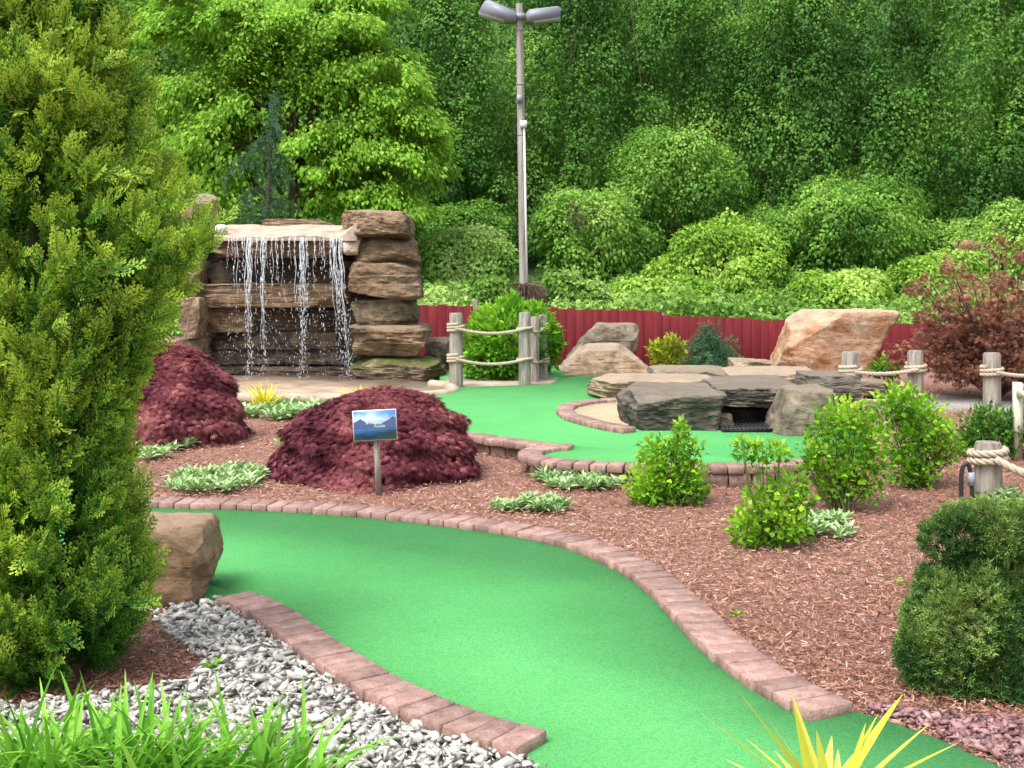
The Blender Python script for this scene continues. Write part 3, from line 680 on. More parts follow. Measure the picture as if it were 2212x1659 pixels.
for ya in (708, 774):
    pp = [P(q[0], ya+d, q[3]) for q, d in zip(pl, (0, 1, 3, 4))]; rp_ = [q[4]*q[3]/F for q in pl]
    parts = coil(pp[0], rp_[0], .017, 2.8)+coil(pp[1], rp_[1], .017, 1.4)+coil(pp[3], rp_[3], .016, 2.6)
    f = np.array((0, -1, 0))
    parts += rope(sag(pp[0]+f*(rp_[0]+.02), pp[1]+f*(rp_[1]+.02), .055), .018)+rope(sag(pp[1]+f*(rp_[1]+.02), pp[3]+f*(rp_[3]+.02), .03), .017)
    build('rope', parts, M['rope'], rf, smooth=True)
Yq = 12.0
rf = root('rope_fence', G(1905, 862, 0), 'two short thick posts joined by rope right of the orange boulder', 'rope fence')
q1 = post_part(rf, 1838, 760, 868, Yq, 19); q2 = post_part(rf, 1978, 757, 866, Yq, 17)
for ya, sg_ in ((802, .03), (862, .02)):
    a, b = P(1838, ya, Yq), P(1978, ya-6, Yq); f = np.array((0, -1, 0))
    build('rope', coil(a, q1[1], .02, 2.8)+coil(b, q2[1], .02, 2.4)+rope(sag(a+f*(q1[1]+.02), b+f*(q2[1]+.02), sg_), .021), M['rope'], rf, smooth=True)
rf = root('rope_fence', G(2200, 866, 0), 'short thick post with rope running out of the right side past the red leaved tree', 'rope fence')
q1 = post_part(rf, 2143, 762, 872, Yq, 18); q2 = post_part(rf, 2290, 762, 872, Yq, 18)
a, b = P(2143, 802, Yq), P(2290, 796, Yq); f = np.array((0, -1, 0))
build('rope', coil(a, q1[1], .02, 2.6)+coil(b, q2[1], .02, 2.4)+rope(sag(a+f*(q1[1]+.02), b+f*(q2[1]+.02), .05), .021), M['rope'], rf, smooth=True)
Yn = 7.45
rf = root('rope_fence', G(2132, 1082, 0), 'near grey post with thick rope at the right edge beside the black hose', 'rope fence')
q1 = post_part(rf, 2134, 955, 1085, Yn, 29); q2 = post_part(rf, 2420, 960, 1130, Yn-.4, 29)
a, b = P(2134, 985, Yn), P(2420, 1020, Yn-.4)
build('rope', coil(a, q1[1], .024, 2.2)+rope(sag(a+f*(q1[1]+.03), b+f*(q2[1]+.03), .09), .026)+coil(b, q2[1], .024, 2.2), M['rope'], rf, smooth=True)
hp = np.array([P(2078, 1090, Yn-.1), P(2076, 1040, Yn-.1), P(2080, 1008, Yn-.1), P(2092, 1004, Yn-.1), P(2098, 1035, Yn-.1), P(2102, 1090, Yn-.1)])
ho = root('hose', G(2090, 1090, 0), 'black looped hose standing left of the near grey post', 'hose')
build('tube', [tube(catmull(hp, 6), .014, 8)], M['black'], ho, smooth=True)
build('nozzle', [tube([P(2098, 1020, Yn-.1), P(2099, 1048, Yn-.1)], .022, 8)], M['galv'], ho, smooth=True)

# ------------------------------------------------------------------ bench at right edge
bo = root('bench', G(2290, 1010, 0), 'cream bench end with lime slats cut by the right edge of the photo', 'bench')
xb, yb_ = P(2198, 900, 9.0)[0], 8.6
cream = plain('cream paint', (.52, .50, .38), .5)
for dx in (0, 1.2):
    build('end_panel', [box((xb+dx, yb_+.03, .29), (.055, .06, .58)), box((xb+dx, yb_+.40, .29), (.055, .06, .58)), box((xb+dx, yb_+.215, .50), (.045, .31, .05))], cream, bo)
build('backrest', [box((xb+.60, yb_+.40, .28+.085*k), (1.14, .025, .065)) for k in range(4)], plain('lime paint', (.30, .42, .08)), bo)
build('seat', [box((xb+.60, yb_+.06+.08*k, .24), (1.14, .065, .025)) for k in range(4)], cream, bo)

# ------------------------------------------------------------------ sign
Ys = 7.6
so = root('sign', G(815, 1073, 0), 'small picture sign of mountains and a lake on a wooden stake before the purple maple', 'sign')
ctr = P(810, 918, Ys); tl = math.radians(-3)
def sg(u, v, d=0):
    u, v = np.asarray(u, float), np.asarray(v, float); c, s = math.cos(tl), math.sin(tl)
    return np.stack([ctr[0]+u*c+v*s, np.full(u.shape, ctr[1]-d), ctr[2]-u*s+v*c], -1)
hw, hh = .134, .092
def sgbox(u0, u1, v0, v1, d0, d1):
    V = np.concatenate([sg(np.array([u0, u1, u1, u0]), np.array([v0, v0, v1, v1]), d) for d in (d0, d1)])
    return V, [BOXF]
b0 = G(818, 1073, 0); t0 = P(812, 930, Ys+.03)
cs4 = ((-.019, -.012), (.019, -.012), (.019, .012), (-.019, .012))
sv = np.array([(b0[0]+dx, b0[1]+.03+dy, -.02) for dx, dy in cs4]+[(t0[0]+dx, b0[1]+.03+dy, t0[2]) for dx, dy in cs4])
build('stake', [(sv, [BOXF])], M['post'], so)
build('panel', [sgbox(-hw-.004, hw+.004, -hh-.004, hh+.004, 0, .008)], M['white'], so)
m, nt, out = newmat('printed sky'); L = nt.links.new
gg = nt.nodes.new('ShaderNodeTexCoord'); s3 = nt.nodes.new('ShaderNodeSeparateXYZ'); L(gg.outputs['Generated'], s3.inputs[0])
nz = nd(nt, 'ShaderNodeTexNoise', Scale=5, Detail=6); L(gg.outputs['Generated'], nz.inputs[0])
ad = nd(nt, 'ShaderNodeMath', operation='MULTIPLY_ADD'); ad.inputs[1].default_value = .3; L(nz.outputs['Fac'], ad.inputs[0]); L(s3.outputs[2], ad.inputs[2])
rs = ramp(nt, [(.012, .04, .17), (.04, .16, .44), (.11, .27, .55), (.36, .47, .62), (.08, .20, .52)], [.15, .38, .60, .85, 1.0]); L(ad.outputs[0], rs.inputs[0])
pp_ = nd(nt, 'ShaderNodeBsdfPrincipled', Roughness=.4); L(rs.outputs[0], pp_.inputs['Base Color']); L(pp_.outputs[0], out.inputs[0])
pic = build('picture', [sgbox(-hw, hw, -hh, hh, .006, .0095)], m, so)
def flat(uv, d):
    uv = np.array(uv); return sg(uv[:, 0], uv[:, 1], d), [np.arange(len(uv))[None]]
ms = [(-hw, -.02), (-hw, .022), (-.11, .03), (-.09, .045), (-.07, .03), (-.045, .012), (-.02, .018), (.0, .006), (.03, .002), (.06, .018), (.09, .032), (.115, .05), (hw, .042), (hw, -.02)]
build('mountains', [flat(ms, .0105)], plain('printed mountains', (.06, .10, .22)), pic)
tr_ = [(-hw, -hh), (hw, -hh), (hw, -.02)]+[(u, -.04-.03*(1-abs(u)/hw)+(.016 if k % 2 else -.012)) for k, u in enumerate(np.linspace(hw-.008, .04, 12))]+[(.0, -.08), (-.05, -.083)]+[(u, -.066+(.014 if k % 2 else -.01)) for k, u in enumerate(np.linspace(-.07, -hw+.005, 9))]
build('pine_trees', [flat(tr_, .0115)], plain('printed pines', (.012, .04, .03)), pic)
def text(body, u, v, h, name):
    cu = bpy.data.curves.new('t', 'FONT'); cu.body = body; cu.align_x = 'CENTER'; cu.size = h
    to = bpy.data.objects.new('t', cu); col.objects.link(to)
    dg = bpy.context.evaluated_depsgraph_get(); dg.update()
    me = bpy.data.meshes.new_from_object(to.evaluated_get(dg))
    V = np.array([x.co[:] for x in me.vertices]); fs = [np.array([list(p.vertices)]) for p in me.polygons]
    bpy.data.objects.remove(to); bpy.data.curves.remove(cu)
    if len(V): build(name, [(sg(V[:, 0]*1.0+u+V[:, 1]*.18, V[:, 1]+v, .0125), fs)], M['white'], pic)
text('all things are', -.005, .008, .021, 'lettering'); text('Possible', .03, -.014, .022, 'lettering'); text('with', -.02, .045, .013, 'lettering')

# ------------------------------------------------------------------ light pole
Yl = 22.0
lp = root('light_pole', (P(1133, 650, Yl)[0], Yl, float(tz(Yl))), 'tall grey wooden light pole with two floodlights rising behind the red fence', 'light pole')
pt_ = P(1121.5, 8, Yl); pbm = P(1134, 790, Yl)
build('pole', [tube(np.linspace(pbm, pt_, 8), np.linspace(.085, .064, 8), 12)], M['pole'], lp, smooth=True, sharp=40)
build('conduit', [tube([P(1139, 640, Yl-.1), P(1132, 272, Yl-.1)], .019, 8)], M['white'], lp, smooth=True)
c = P(1131, 268, Yl-.11); build('junction_box', [box(c, (.12, .09, .12))], M['white'], lp)
c = P(1122, 213, Yl-.1); build('sensor', [box(c, (.10, .10, .12)), tube([c, c+np.array((-.05, -.02, -.085))], .026, 6)], M['galv'], lp)
for k, t in enumerate((0.07, .22, .36)):
    build('band', [tube([pt_+(pbm-pt_)*t, pt_+(pbm-pt_)*(t+.004)], .079, 12)], M['galv'], lp)
build('crossarm', [tube([P(1105, 34, Yl-.05), P(1142, 36, Yl-.05)], .034, 8), box(P(1122, 36, Yl-.02), (.19, .19, .10))], M['galv'], lp)
lampm = plain('lamp housing', (.19, .21, .25), .45); lensm = plain('frosted glass', (.48, .53, .57), .2)
def head(poly, d, lens):
    fr = np.array([P(a, b, Yl-d) for a, b in poly]); bk = fr.copy(); bk[:, 1] = Yl+d
    n = len(poly); i = np.arange(n); j = (i+1) % n
    h = build('lamp_head', [(np.concatenate([fr, bk]), [i[None], (i[::-1]+n)[None], np.stack([j, i, i+n, j+n], -1)])], lampm, lp)
    a, b = [P(*q, Yl) for q in lens]; dv = b-a; nn_ = nrmz(np.cross(dv, (0, 1, 0)))
    if nn_[2] > 0: nn_ = -nn_
    v = []
    for off in (.0, .05):
        for p_, yy in ((a, -d*.9), (b, -d*.9), (b, d*.9), (a, d*.9)): v.append(p_+nn_*off+np.array((0, yy, 0)))
    build('lens', [(np.array(v), [BOXF])], lensm, h)
head([(1034, 24), (1047, 2), (1056, -1), (1114, 24), (1116, 43), (1092, 43)], .2, [(1036, 26), (1090, 43)])
head([(1136, 28), (1144, 20), (1204, 13), (1212, 17), (1210, 36), (1150, 45), (1138, 44)], .2, [(1152, 45), (1209, 36)])
dv = root('dead_vine_clump', P(1135, 690, 21.6), 'brown tangle of dead vines around the foot of the light pole', 'dead vines')
parts = []
for k in range(560):
    a = rng.uniform(0, 6.28); c0 = P(1135, 624+rng.uniform(-12, 22), 21.75)+np.array((math.cos(a), math.sin(a), 0))*.09
    e = c0+np.array((math.cos(a)*rng.uniform(.08, .34), math.sin(a)*rng.uniform(.08, .3), rng.uniform(-.48, -.04)))
    m_ = (c0+e)/2+np.array((math.cos(a)*.07, math.sin(a)*.07, rng.uniform(.02, .10)))
    parts.append(tube(catmull([c0, m_, e], 3), .007, 3, False))
build('twigs', parts, M['twig'], dv)

# ------------------------------------------------------------------ woods and thickets behind
n = 330000
xx = rng.uniform(-20, 20, n); v = rng.random(n)
zz = 1.0+11.5*v
bmp = 2.8*(vn(np.c_[xx*.42, zz*0, zz*.25], 21)-.4)+1.5*(vn(np.c_[xx*1.1, zz*0, zz*.35], 22)-.5)+.7*(vn(np.c_[xx*2.6, zz*0, zz*.5], 23)-.5)
yy = 33.2+6.0*v**1.15-bmp+.30*rng.random(n)
p = np.c_[xx, yy, zz]
k = (vn(np.c_[xx*.9, zz*0, zz*.4], 33)+.4*vn(p*2.3, 34) > .22); p = p[k]
nn = nrmz(np.c_[rng.normal(0, .35, (len(p), 1)), -np.ones(len(p)), .75+rng.normal(0, .25, len(p))])
d, no = orient(nn, 'droop')
g, tn = scatter(T_broad, t_leaf, p, d, no, .118*rng.uniform(.6, 1.3, len(p)), tint_of(p*np.array((1, 1, .5)), .6, .42, .7, .18))
tag(build('vine_thicket', [g], M['vine'], tint=tn, origin=(0, 34, 2)), 'dense wooded hillside smothered in dark green vines behind everything', 'woods', kind='stuff')

def draped(px, hw_, top, Yt, lab, n=46000, mat='vine', sz=.098, base=.42):
    x0 = (px-1106)*Yt/F; zb = float(tz(Yt)); ztp = H-(top-HY)*Yt/F; wr = hw_*Yt/F
    o = root('vine_draped_tree', (x0, Yt, zb), lab, 'tree', 'vine covered trees on the hillside')
    build('trunk', [tube([(x0, Yt+.5, zb-.2), (x0+.1, Yt+.6, zb+(ztp-zb)*.5), (x0-.1, Yt+.4, ztp-.9)], [.16, .10, .04], 8)], M['bark'], o, smooth=True)
    k = 40; hgt = zb+.6+(ztp-zb-.8)*np.linspace(0, 1, k)
    wd = wr*(1-.40*np.linspace(0, 1, k)**2)
    C = np.c_[x0+rng.uniform(-1, 1, k)*wd*.85, Yt+rng.uniform(-1.4, .3, k), hgt]
    R = np.c_[rng.uniform(.22, .5, k)*wr, rng.uniform(.4, .8, k), rng.uniform(.7, 1.7, k)]
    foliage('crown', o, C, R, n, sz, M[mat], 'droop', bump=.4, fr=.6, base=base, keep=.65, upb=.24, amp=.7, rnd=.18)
    vs = []
    for _ in range(12):
        c = np.array((x0+rng.uniform(-1, 1)*wr, Yt-rng.uniform(.9, 1.5), rng.uniform(zb+1.5, ztp)))
        vs.append(tube(c+np.cumsum(np.c_[rng.normal(0, .06, 9), rng.normal(0, .04, 9), np.full(9, -.2)], 0), .009, 3, False))
    build('hanging_vines', vs, M['twig'], o)
for a in [
 (985, 135, -70, 32, 'tall dark vine covered tree just left of the light pole'),
 (1240, 135, -90, 32.5, 'tall dark vine covered tree just right of the light pole'),
 (1480, 150, -70, 33, 'broad vine covered tree above the tallest rounded green mound'),
 (1720, 150, -110, 31.5, 'dark vine covered tree with hanging brown vines right of centre'),
 (1945, 150, -60, 31, 'vine covered tree second from the right edge of the woods'),
 (2170, 150, -90, 30, 'vine covered tree at the upper right corner of the woods')]: draped(*a)
draped(800, 140, -90, 33, 'dark vine covered tree behind the right side of the lime green tree', 28000)
draped(330, 200, -60, 31, 'leafy green tree behind the arborvitae at upper left', 34000, 'lime', .115, .34)
draped(560, 200, 60, 32, 'shaded leafy tree behind the lime green tree', 28000, 'mound', .115, .40)

def mound(x0, y0, x1, y1, Ym, n, mat, lab, sz=.090, base=.45, k=18, twigs=False):
    n = int(n*1.5)
    c = P((x0+x1)/2, (y0+y1)/2+20, Ym); r = np.array(((x1-x0)/2*Ym/F, (x1-x0)/2*Ym/F*.7, (y1-y0)/2*Ym/F+.1))
    zb = float(tz(Ym)); o = root('vine_mound', (c[0], c[1], min(zb, c[2]-r[2])), lab, 'shrub', 'rounded vine covered mounds below the woods')
    C, R = lumps(c, r, k)
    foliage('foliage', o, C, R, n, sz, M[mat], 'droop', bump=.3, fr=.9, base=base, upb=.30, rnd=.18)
    ts = []
    for q in range(26):
        e = c+nrmz(rng.normal(size=3)*np.array((1, 1, .5))+UP*.5)*r*.9
        ts.append(tube(catmull([np.array((c[0], c[1], min(zb, c[2]-r[2]*.9))), c, e], 3), [.03, .03, .025, .02, .015, .01, .006], 4, False))
    if twigs:
        for q in range(40):
            s = c+np.array((rng.uniform(-.35, .25)*r[0], -r[1]*.85, r[2]*rng.uniform(.65, .95)))
            ts.append(tube(s+np.cumsum(np.c_[rng.normal(0, .07, 6), rng.normal(-.02, .03, 6), rng.normal(-.07, .04, 6)], 0), .006, 3, False))
    build('branches', ts, M['twig'], o)
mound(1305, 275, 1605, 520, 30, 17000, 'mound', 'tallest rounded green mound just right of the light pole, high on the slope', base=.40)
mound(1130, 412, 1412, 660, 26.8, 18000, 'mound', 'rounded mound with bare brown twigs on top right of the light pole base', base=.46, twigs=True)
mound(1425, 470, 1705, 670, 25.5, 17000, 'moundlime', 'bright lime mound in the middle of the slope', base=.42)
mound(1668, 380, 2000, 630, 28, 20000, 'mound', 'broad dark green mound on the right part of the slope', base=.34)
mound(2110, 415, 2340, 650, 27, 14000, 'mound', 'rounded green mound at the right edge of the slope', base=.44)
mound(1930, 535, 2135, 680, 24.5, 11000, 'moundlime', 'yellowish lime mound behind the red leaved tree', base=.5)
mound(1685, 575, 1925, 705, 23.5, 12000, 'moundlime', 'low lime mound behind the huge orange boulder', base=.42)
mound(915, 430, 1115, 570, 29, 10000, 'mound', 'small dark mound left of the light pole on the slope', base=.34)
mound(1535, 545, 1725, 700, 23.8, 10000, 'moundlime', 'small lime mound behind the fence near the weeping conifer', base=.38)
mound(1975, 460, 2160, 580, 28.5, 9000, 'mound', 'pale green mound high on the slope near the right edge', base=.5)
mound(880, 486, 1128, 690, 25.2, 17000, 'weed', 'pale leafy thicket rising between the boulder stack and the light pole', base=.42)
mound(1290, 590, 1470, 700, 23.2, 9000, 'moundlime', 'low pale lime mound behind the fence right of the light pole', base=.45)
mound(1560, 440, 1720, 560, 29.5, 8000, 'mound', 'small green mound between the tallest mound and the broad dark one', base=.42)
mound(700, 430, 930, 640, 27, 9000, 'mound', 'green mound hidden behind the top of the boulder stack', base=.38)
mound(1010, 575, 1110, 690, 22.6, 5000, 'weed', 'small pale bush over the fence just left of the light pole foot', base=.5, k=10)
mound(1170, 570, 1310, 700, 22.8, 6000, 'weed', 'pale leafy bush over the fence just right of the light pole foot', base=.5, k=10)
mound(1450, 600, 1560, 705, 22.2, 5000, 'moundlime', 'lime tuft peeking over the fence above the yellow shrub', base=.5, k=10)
n = 60000
xx = rng.uniform(-9, 13, n); yy = 20.7+6.5*rng.random(n)**1.3
hgt = .02+.85*vn(np.c_[xx*.8, yy*.9, yy*0], 41)**1.6+.40*vn(np.c_[xx*2.4, yy*2.2, yy*0], 42)
p = np.c_[xx, yy, tz(yy)+.05+hgt*(1-.5*rng.random(n)**2)+.22]
p = p[~((np.abs(p[:, 0]-.22) < .45) & (p[:, 1] < 22.2))]; n = len(p)
nn = nrmz(np.c_[rng.normal(0, .5, n), -.6+rng.normal(0, .4, n), np.ones(n)])
d, no = orient(nn, 'droop')
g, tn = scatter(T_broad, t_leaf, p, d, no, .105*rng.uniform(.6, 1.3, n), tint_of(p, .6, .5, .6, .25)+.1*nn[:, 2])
tag(build('undergrowth', [g], M['weed'], tint=tn, origin=(2, 25, 0)), 'pale green leafy weeds covering the slope just behind the red fence', 'undergrowth', kind='stuff')

# ------------------------------------------------------------------ lime tree
Yt = 24.5
lt = root('deciduous_tree', (P(635, 600, Yt)[0], Yt, float(tz(Yt))), 'bright lime green deciduous tree with arching boughs behind the waterfall', 'tree')
bx0 = np.array(lt.location); mid = P(635, 430, Yt)
wood = [tube([bx0-UP*.2, (bx0+mid)/2+np.array((.1, 0, 0)), mid, P(625, 200, Yt), P(630, 40, Yt)], [.17, .14, .11, .07, .03], 9)]
boughs = [[(640, 470), (670, 330), (760, 265), (880, 255), (950, 300)], [(640, 400), (685, 220), (765, 140), (860, 132), (920, 190)], [(640, 380), (645, 200), (690, 85), (765, 55), (835, 95)],
 [(635, 380), (570, 200), (545, 120), (620, 40), (705, 25)], [(610, 420), (505, 260), (435, 180), (370, 190), (325, 245)], [(610, 400), (525, 180), (450, 60), (380, 25), (320, 65)],
 [(640, 460), (720, 375), (820, 325), (890, 335), (940, 390)], [(640, 470), (705, 425), (780, 395), (850, 410), (890, 450)], [(600, 450), (485, 330), (420, 295), (360, 330), (325, 390)],
 [(605, 320), (575, 240), (515, 215), (465, 250), (430, 310)], [(640, 320), (715, 200), (790, 195), (850, 220), (890, 255)], [(610, 150), (505, 20), (425, -40), (350, -30)], [(645, 140), (700, 0), (780, -40), (840, -5)],
 [(640, 430), (690, 300), (740, 280), (800, 300), (840, 350)], [(600, 380), (540, 310), (490, 330), (440, 390), (420, 440)], [(620, 200), (600, 60), (560, 0), (500, 10), (460, 50)], [(630, 420), (640, 340), (665, 300), (690, 330), (700, 380)]]
LP_, LD, LN, LT = [], [], [], []
for bi, b in enumerate(boughs):
    for v in range(3):
        yo = (v-1)*1.1+rng.uniform(-.5, .3); jx, jy = rng.normal(0, 20), rng.normal(0, 18)
        cp = [P(a+jx*(k/len(b)), c+jy*(k/len(b)), Yt+yo*k/(len(b)-1)) for k, (a, c) in enumerate(b)]
        cv = catmull(cp, 8); wood.append(tube(cv, np.linspace(.045, .007, len(cv)), 5, False))
        m_ = 3600; u = .22+.78*rng.random(m_)**.8; f_ = u*(len(cv)-1); i0 = np.minimum(f_.astype(int), len(cv)-2)
        q = cv[i0]+(cv[i0+1]-cv[i0])*(f_-i0)[:, None]
        wdt = .46*np.sin(np.clip(u, .1, .97)*math.pi)**.6+.12
        off = rng.normal(size=(m_, 3))*np.array((.52, .8, .20))*wdt[:, None]
        off[:, 2] -= .30*np.linalg.norm(off[:, :2], axis=1)
        cl = vn((q+off)*2.6, bi+60); kp = cl > .42
        LP_.append((q+off)[kp]); t = nrmz(cv[-1]-cv[len(cv)//2])
        dd = off*1.0+t*.3-UP*.30+rng.normal(size=(m_, 3))*.22; LD.append(dd[kp]); LN.append((UP+rng.normal(size=(m_, 3))*.35)[kp])
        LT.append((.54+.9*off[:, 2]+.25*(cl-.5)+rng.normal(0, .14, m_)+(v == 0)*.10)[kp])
build('trunk', wood, M['bark'], lt, smooth=True)
g, tn = scatter(T_leaf, t_leaf, np.concatenate(LP_), np.concatenate(LD), np.concatenate(LN), .108*rng.uniform(.7, 1.3, sum(map(len, LP_))), np.concatenate(LT))
build('crown', [g], M['lime'], lt, tint=tn)

# ------------------------------------------------------------------ weeping conifer behind the waterfall
Yw = 17.2
ws = root('weeping_conifer', (P(578, 600, Yw)[0], Yw, float(tz(Yw))), 'thin dark blue green weeping conifer rising behind the waterfall', 'tree')
b0 = np.array(ws.location); tp = P(594, 212, Yw)
tk = catmull([b0, P(578, 520, Yw), P(582, 380, Yw), P(586, 290, Yw), tp], 6)
wood = [tube(tk, np.linspace(.045, .008, len(tk)), 7)]
pp, dd = [], []
arms = [(268, 608, 290), (300, 548, 316), (322, 505, 350), (344, 490, 378), (335, 622, 352), (366, 632, 392), (408, 520, 428), (430, 640, 452), (446, 492, 464), (470, 640, 486), (470, 515, 484)]
for k, (py0, px1, py1) in enumerate(arms):
    yo = rng.uniform(-.3, .3); s = np.array([0., 0., H-(py0-HY)*Yw/F])
    s[:2] = tk[np.argmin(np.abs(tk[:, 2]-s[2])), :2]
    e = P(px1, py1, Yw+yo); cv = catmull([s, s*.45+e*.55+UP*.07, e], 5)
    wood.append(tube(cv, np.linspace(.012, .004, len(cv)), 4, False))
    for q in cv[1:]:
        m_ = 4; pp.append(q+rng.normal(0, .018, (m_, 3))); dd.append(np.tile(nrmz(e-s)-UP*.4, (m_, 1))+rng.normal(0, .3, (m_, 3)))
        if rng.random() < .75:
            L_ = rng.uniform(.06, .26)*(.5 if py0 < 300 else 1); m_ = int(L_/.033)+1
            z_ = np.arange(m_)*.033
            pp.append(q+np.c_[rng.normal(0, .02)+.03*np.sin(z_*5+k), rng.normal(0, .03)+0*z_, -z_]); dd.append(np.tile(-UP+rng.normal(0, .12, 3), (m_, 1)))
for q in tk[len(tk)//3:]:
    pp.append(q+rng.normal(0, .05, (26, 3))*np.array((1, 1, 2))); dd.append(-UP+rng.normal(0, .5, (26, 3)))
pp, dd = np.concatenate(pp), np.concatenate(dd)
build('trunk', wood, M['bark'], ws, smooth=True)
g, tn = scatter(T_twig, t_twig, pp, dd, rng.normal(size=pp.shape), .072*rng.uniform(.8, 1.2, len(pp)), .32+.2*rng.normal(size=len(pp)))
build('crown', [g], M['blue'], ws, tint=tn)

# ------------------------------------------------------------------ arborvitae
Ya = 4.35
av = root('arborvitae', (P(90, 1500, Ya)[0], Ya, 0), 'tall yellow green arborvitae filling the left side of the picture', 'tree')
prof = np.array([(-450, 110), (-200, 155), (0, 198), (150, 232), (250, 272), (330, 278), (420, 325), (520, 402), (600, 440), (680, 405), (760, 335), (900, 258), (1000, 230), (1080, 238), (1150, 275), (1300, 295), (1400, 290), (1470, 262), (1530, 210)], float)
def Ra(z, az):
    py = HY+(H-z)*F/Ya; r = (np.interp(py, prof[:, 0], prof[:, 1])-90)*Ya/F
    c = np.clip(np.cos(az), 0, 1)**1.3; rb = np.minimum(r, .32+.04*np.sin(z*5)); return rb*(1-c)+r*c
build('trunk', [tube([(av.location[0], Ya, -.05), (av.location[0], Ya, 1.5), (av.location[0], Ya, 3.1)], [.07, .05, .015], 8)], M['bark'], av, smooth=True)
PP, DD, NN, TT, SS = [], [], [], [], []
ax0 = np.array((av.location[0], Ya, 0))
for k in range(620):
    z = .05+3.1*rng.random()**1.05; az = rng.uniform(-2.9, .9) if rng.random() < .88 else rng.uniform(0, 6.28)
    r = Ra(z, az); rad = np.array((math.cos(az), math.sin(az), 0))
    s = ax0+rad*r*rng.uniform(.22, .5)+UP*(z-.13)
    axd = nrmz(rad*.75+UP*rng.uniform(.4, 1.1)+rng.normal(0, .14, 3))
    m_ = 23; u = rng.random(m_)**.75; tip = ax0+rad*r*rng.uniform(.72, 1.12)+UP*(z+.08)
    q = s+(tip-s)*u[:, None]+rng.normal(0, .018, (m_, 3))
    q[:, 2] = np.maximum(q[:, 2], .02)
    PP.append(q); DD.append(axd+rng.normal(0, .32, (m_, 3))); tg = np.cross(rad, UP)
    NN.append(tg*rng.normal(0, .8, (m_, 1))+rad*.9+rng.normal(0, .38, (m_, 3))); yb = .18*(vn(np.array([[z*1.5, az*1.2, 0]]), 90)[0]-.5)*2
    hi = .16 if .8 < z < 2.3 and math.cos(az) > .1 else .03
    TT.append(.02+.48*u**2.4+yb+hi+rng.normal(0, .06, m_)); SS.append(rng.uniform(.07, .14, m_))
PP, DD, NN, TT, SS = [np.concatenate(x) for x in (PP, DD, NN, TT, SS)]
gs, ts = [], []
for k in range(3):
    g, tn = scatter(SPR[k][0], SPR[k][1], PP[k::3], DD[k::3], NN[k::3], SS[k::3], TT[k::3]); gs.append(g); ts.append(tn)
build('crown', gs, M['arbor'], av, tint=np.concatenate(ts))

# ------------------------------------------------------------------ weeping maples
def maple(px, pyb, Ym, rx, ry, hz, n, lab, sz, lean=0., pw=.55):
    x0 = (px-1106)*Ym/F; o = root('weeping_maple', (x0, Ym, 0), lab, 'shrub')
    br = []
    for k in range(26):
        a = k*2.4; e = np.array((x0+lean*.6+math.cos(a)*rx*.75, Ym+math.sin(a)*ry*.75, hz*.35)); t_ = np.array((x0+lean+math.cos(a)*rx*.35, Ym+math.sin(a)*ry*.35, hz*.85))
        br.append(tube(catmull([(x0, Ym, 0), (x0+lean*.4, Ym, hz*.55), t_, e], 4), np.linspace(.022, .005, 13), 5, False))
    build('branches', br, M['bark'], o, smooth=True)
    a = rng.uniform(0, 6.283, n); u = rng.random(n)
    hh_ = 1-u**1.15; rr_ = (1-hh_**2)**pw
    ring = 1+.20*(vn(np.c_[np.cos(a)*2.2, np.sin(a)*2.2, hh_*3.2], 71)-.5)*2+.05*np.sin(hh_*22+a*3)
    dp = 1-.22*rng.random(n)**1.6
    skirt = 1+.18*np.clip(.25-hh_, 0, 1)*4*vn(np.c_[np.cos(a)*3, np.sin(a)*3, hh_*0], 73)
    p = np.c_[x0+lean*hh_+np.cos(a)*rx*rr_*ring*dp*skirt, Ym+np.sin(a)*ry*rr_*ring*dp*skirt, np.maximum(.015, hz*hh_*(.88+.13*ring)*dp**.5)]
    rad = np.c_[np.cos(a), np.sin(a), 0*a]
    d = rad*(.65+.5*hh_)[:, None]-UP*(.85-.65*hh_)[:, None]+rng.normal(0, .26, (n, 3))
    no = rad*.5+UP*.9+rng.normal(0, .30, (n, 3))
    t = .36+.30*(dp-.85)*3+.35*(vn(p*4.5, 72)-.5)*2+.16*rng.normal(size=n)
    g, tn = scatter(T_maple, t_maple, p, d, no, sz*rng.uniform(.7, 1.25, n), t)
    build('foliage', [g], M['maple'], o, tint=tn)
maple(822, 1060, 8.4, .68, .56, .60, 19000, 'wide domed purple weeping maple behind the picture sign', .047, pw=.5)
maple(385, 975, 10.0, .56, .56, .79, 16500, 'taller purple weeping maple beside the arborvitae at left', .051, lean=-.06, pw=.62)

# red leaved tree on the right
Yr = 12.9
rt_ = root('red_leaved_tree', (P(2150, 880, Yr)[0], Yr, 0), 'large loose rusty red leaved tree at the right edge', 'tree')
b0 = np.array(rt_.location); wood = []; C, R = [], []
for k in range(95):
    a = rng.uniform(0, 6.283); el = rng.uniform(.05, 1.0); rr_ = 1.12*math.sqrt(1-(el*.8)**2)*rng.uniform(.45, 1.0)
    e = b0+np.array((math.cos(a)*rr_, math.sin(a)*rr_*.8, .15+1.40*el*rng.uniform(.8, 1.08)))
    e[2] += .25*max(0, math.cos(a))*el
    wood.append(tube(catmull([b0, b0+(e-b0)*.4+UP*.12, e], 5), np.linspace(.022, .003, 11), 5, False))
    for f_ in (1.0, .78, .55):
        C.append(b0+(e-b0)*f_+UP*.06*(1-f_)+rng.normal(0, .04, 3)); R.append((rng.uniform(.10, .20),)*2+(rng.uniform(.07, .13),))
build('trunk', wood, M['bark'], rt_, smooth=True)
foliage('crown', rt_, C, R, 13500, .046, M['redtree'], 'droop', T=T_maple, tt=t_maple, shell=.95, keep=0, fr=1.6, base=.45, zmin=.08)

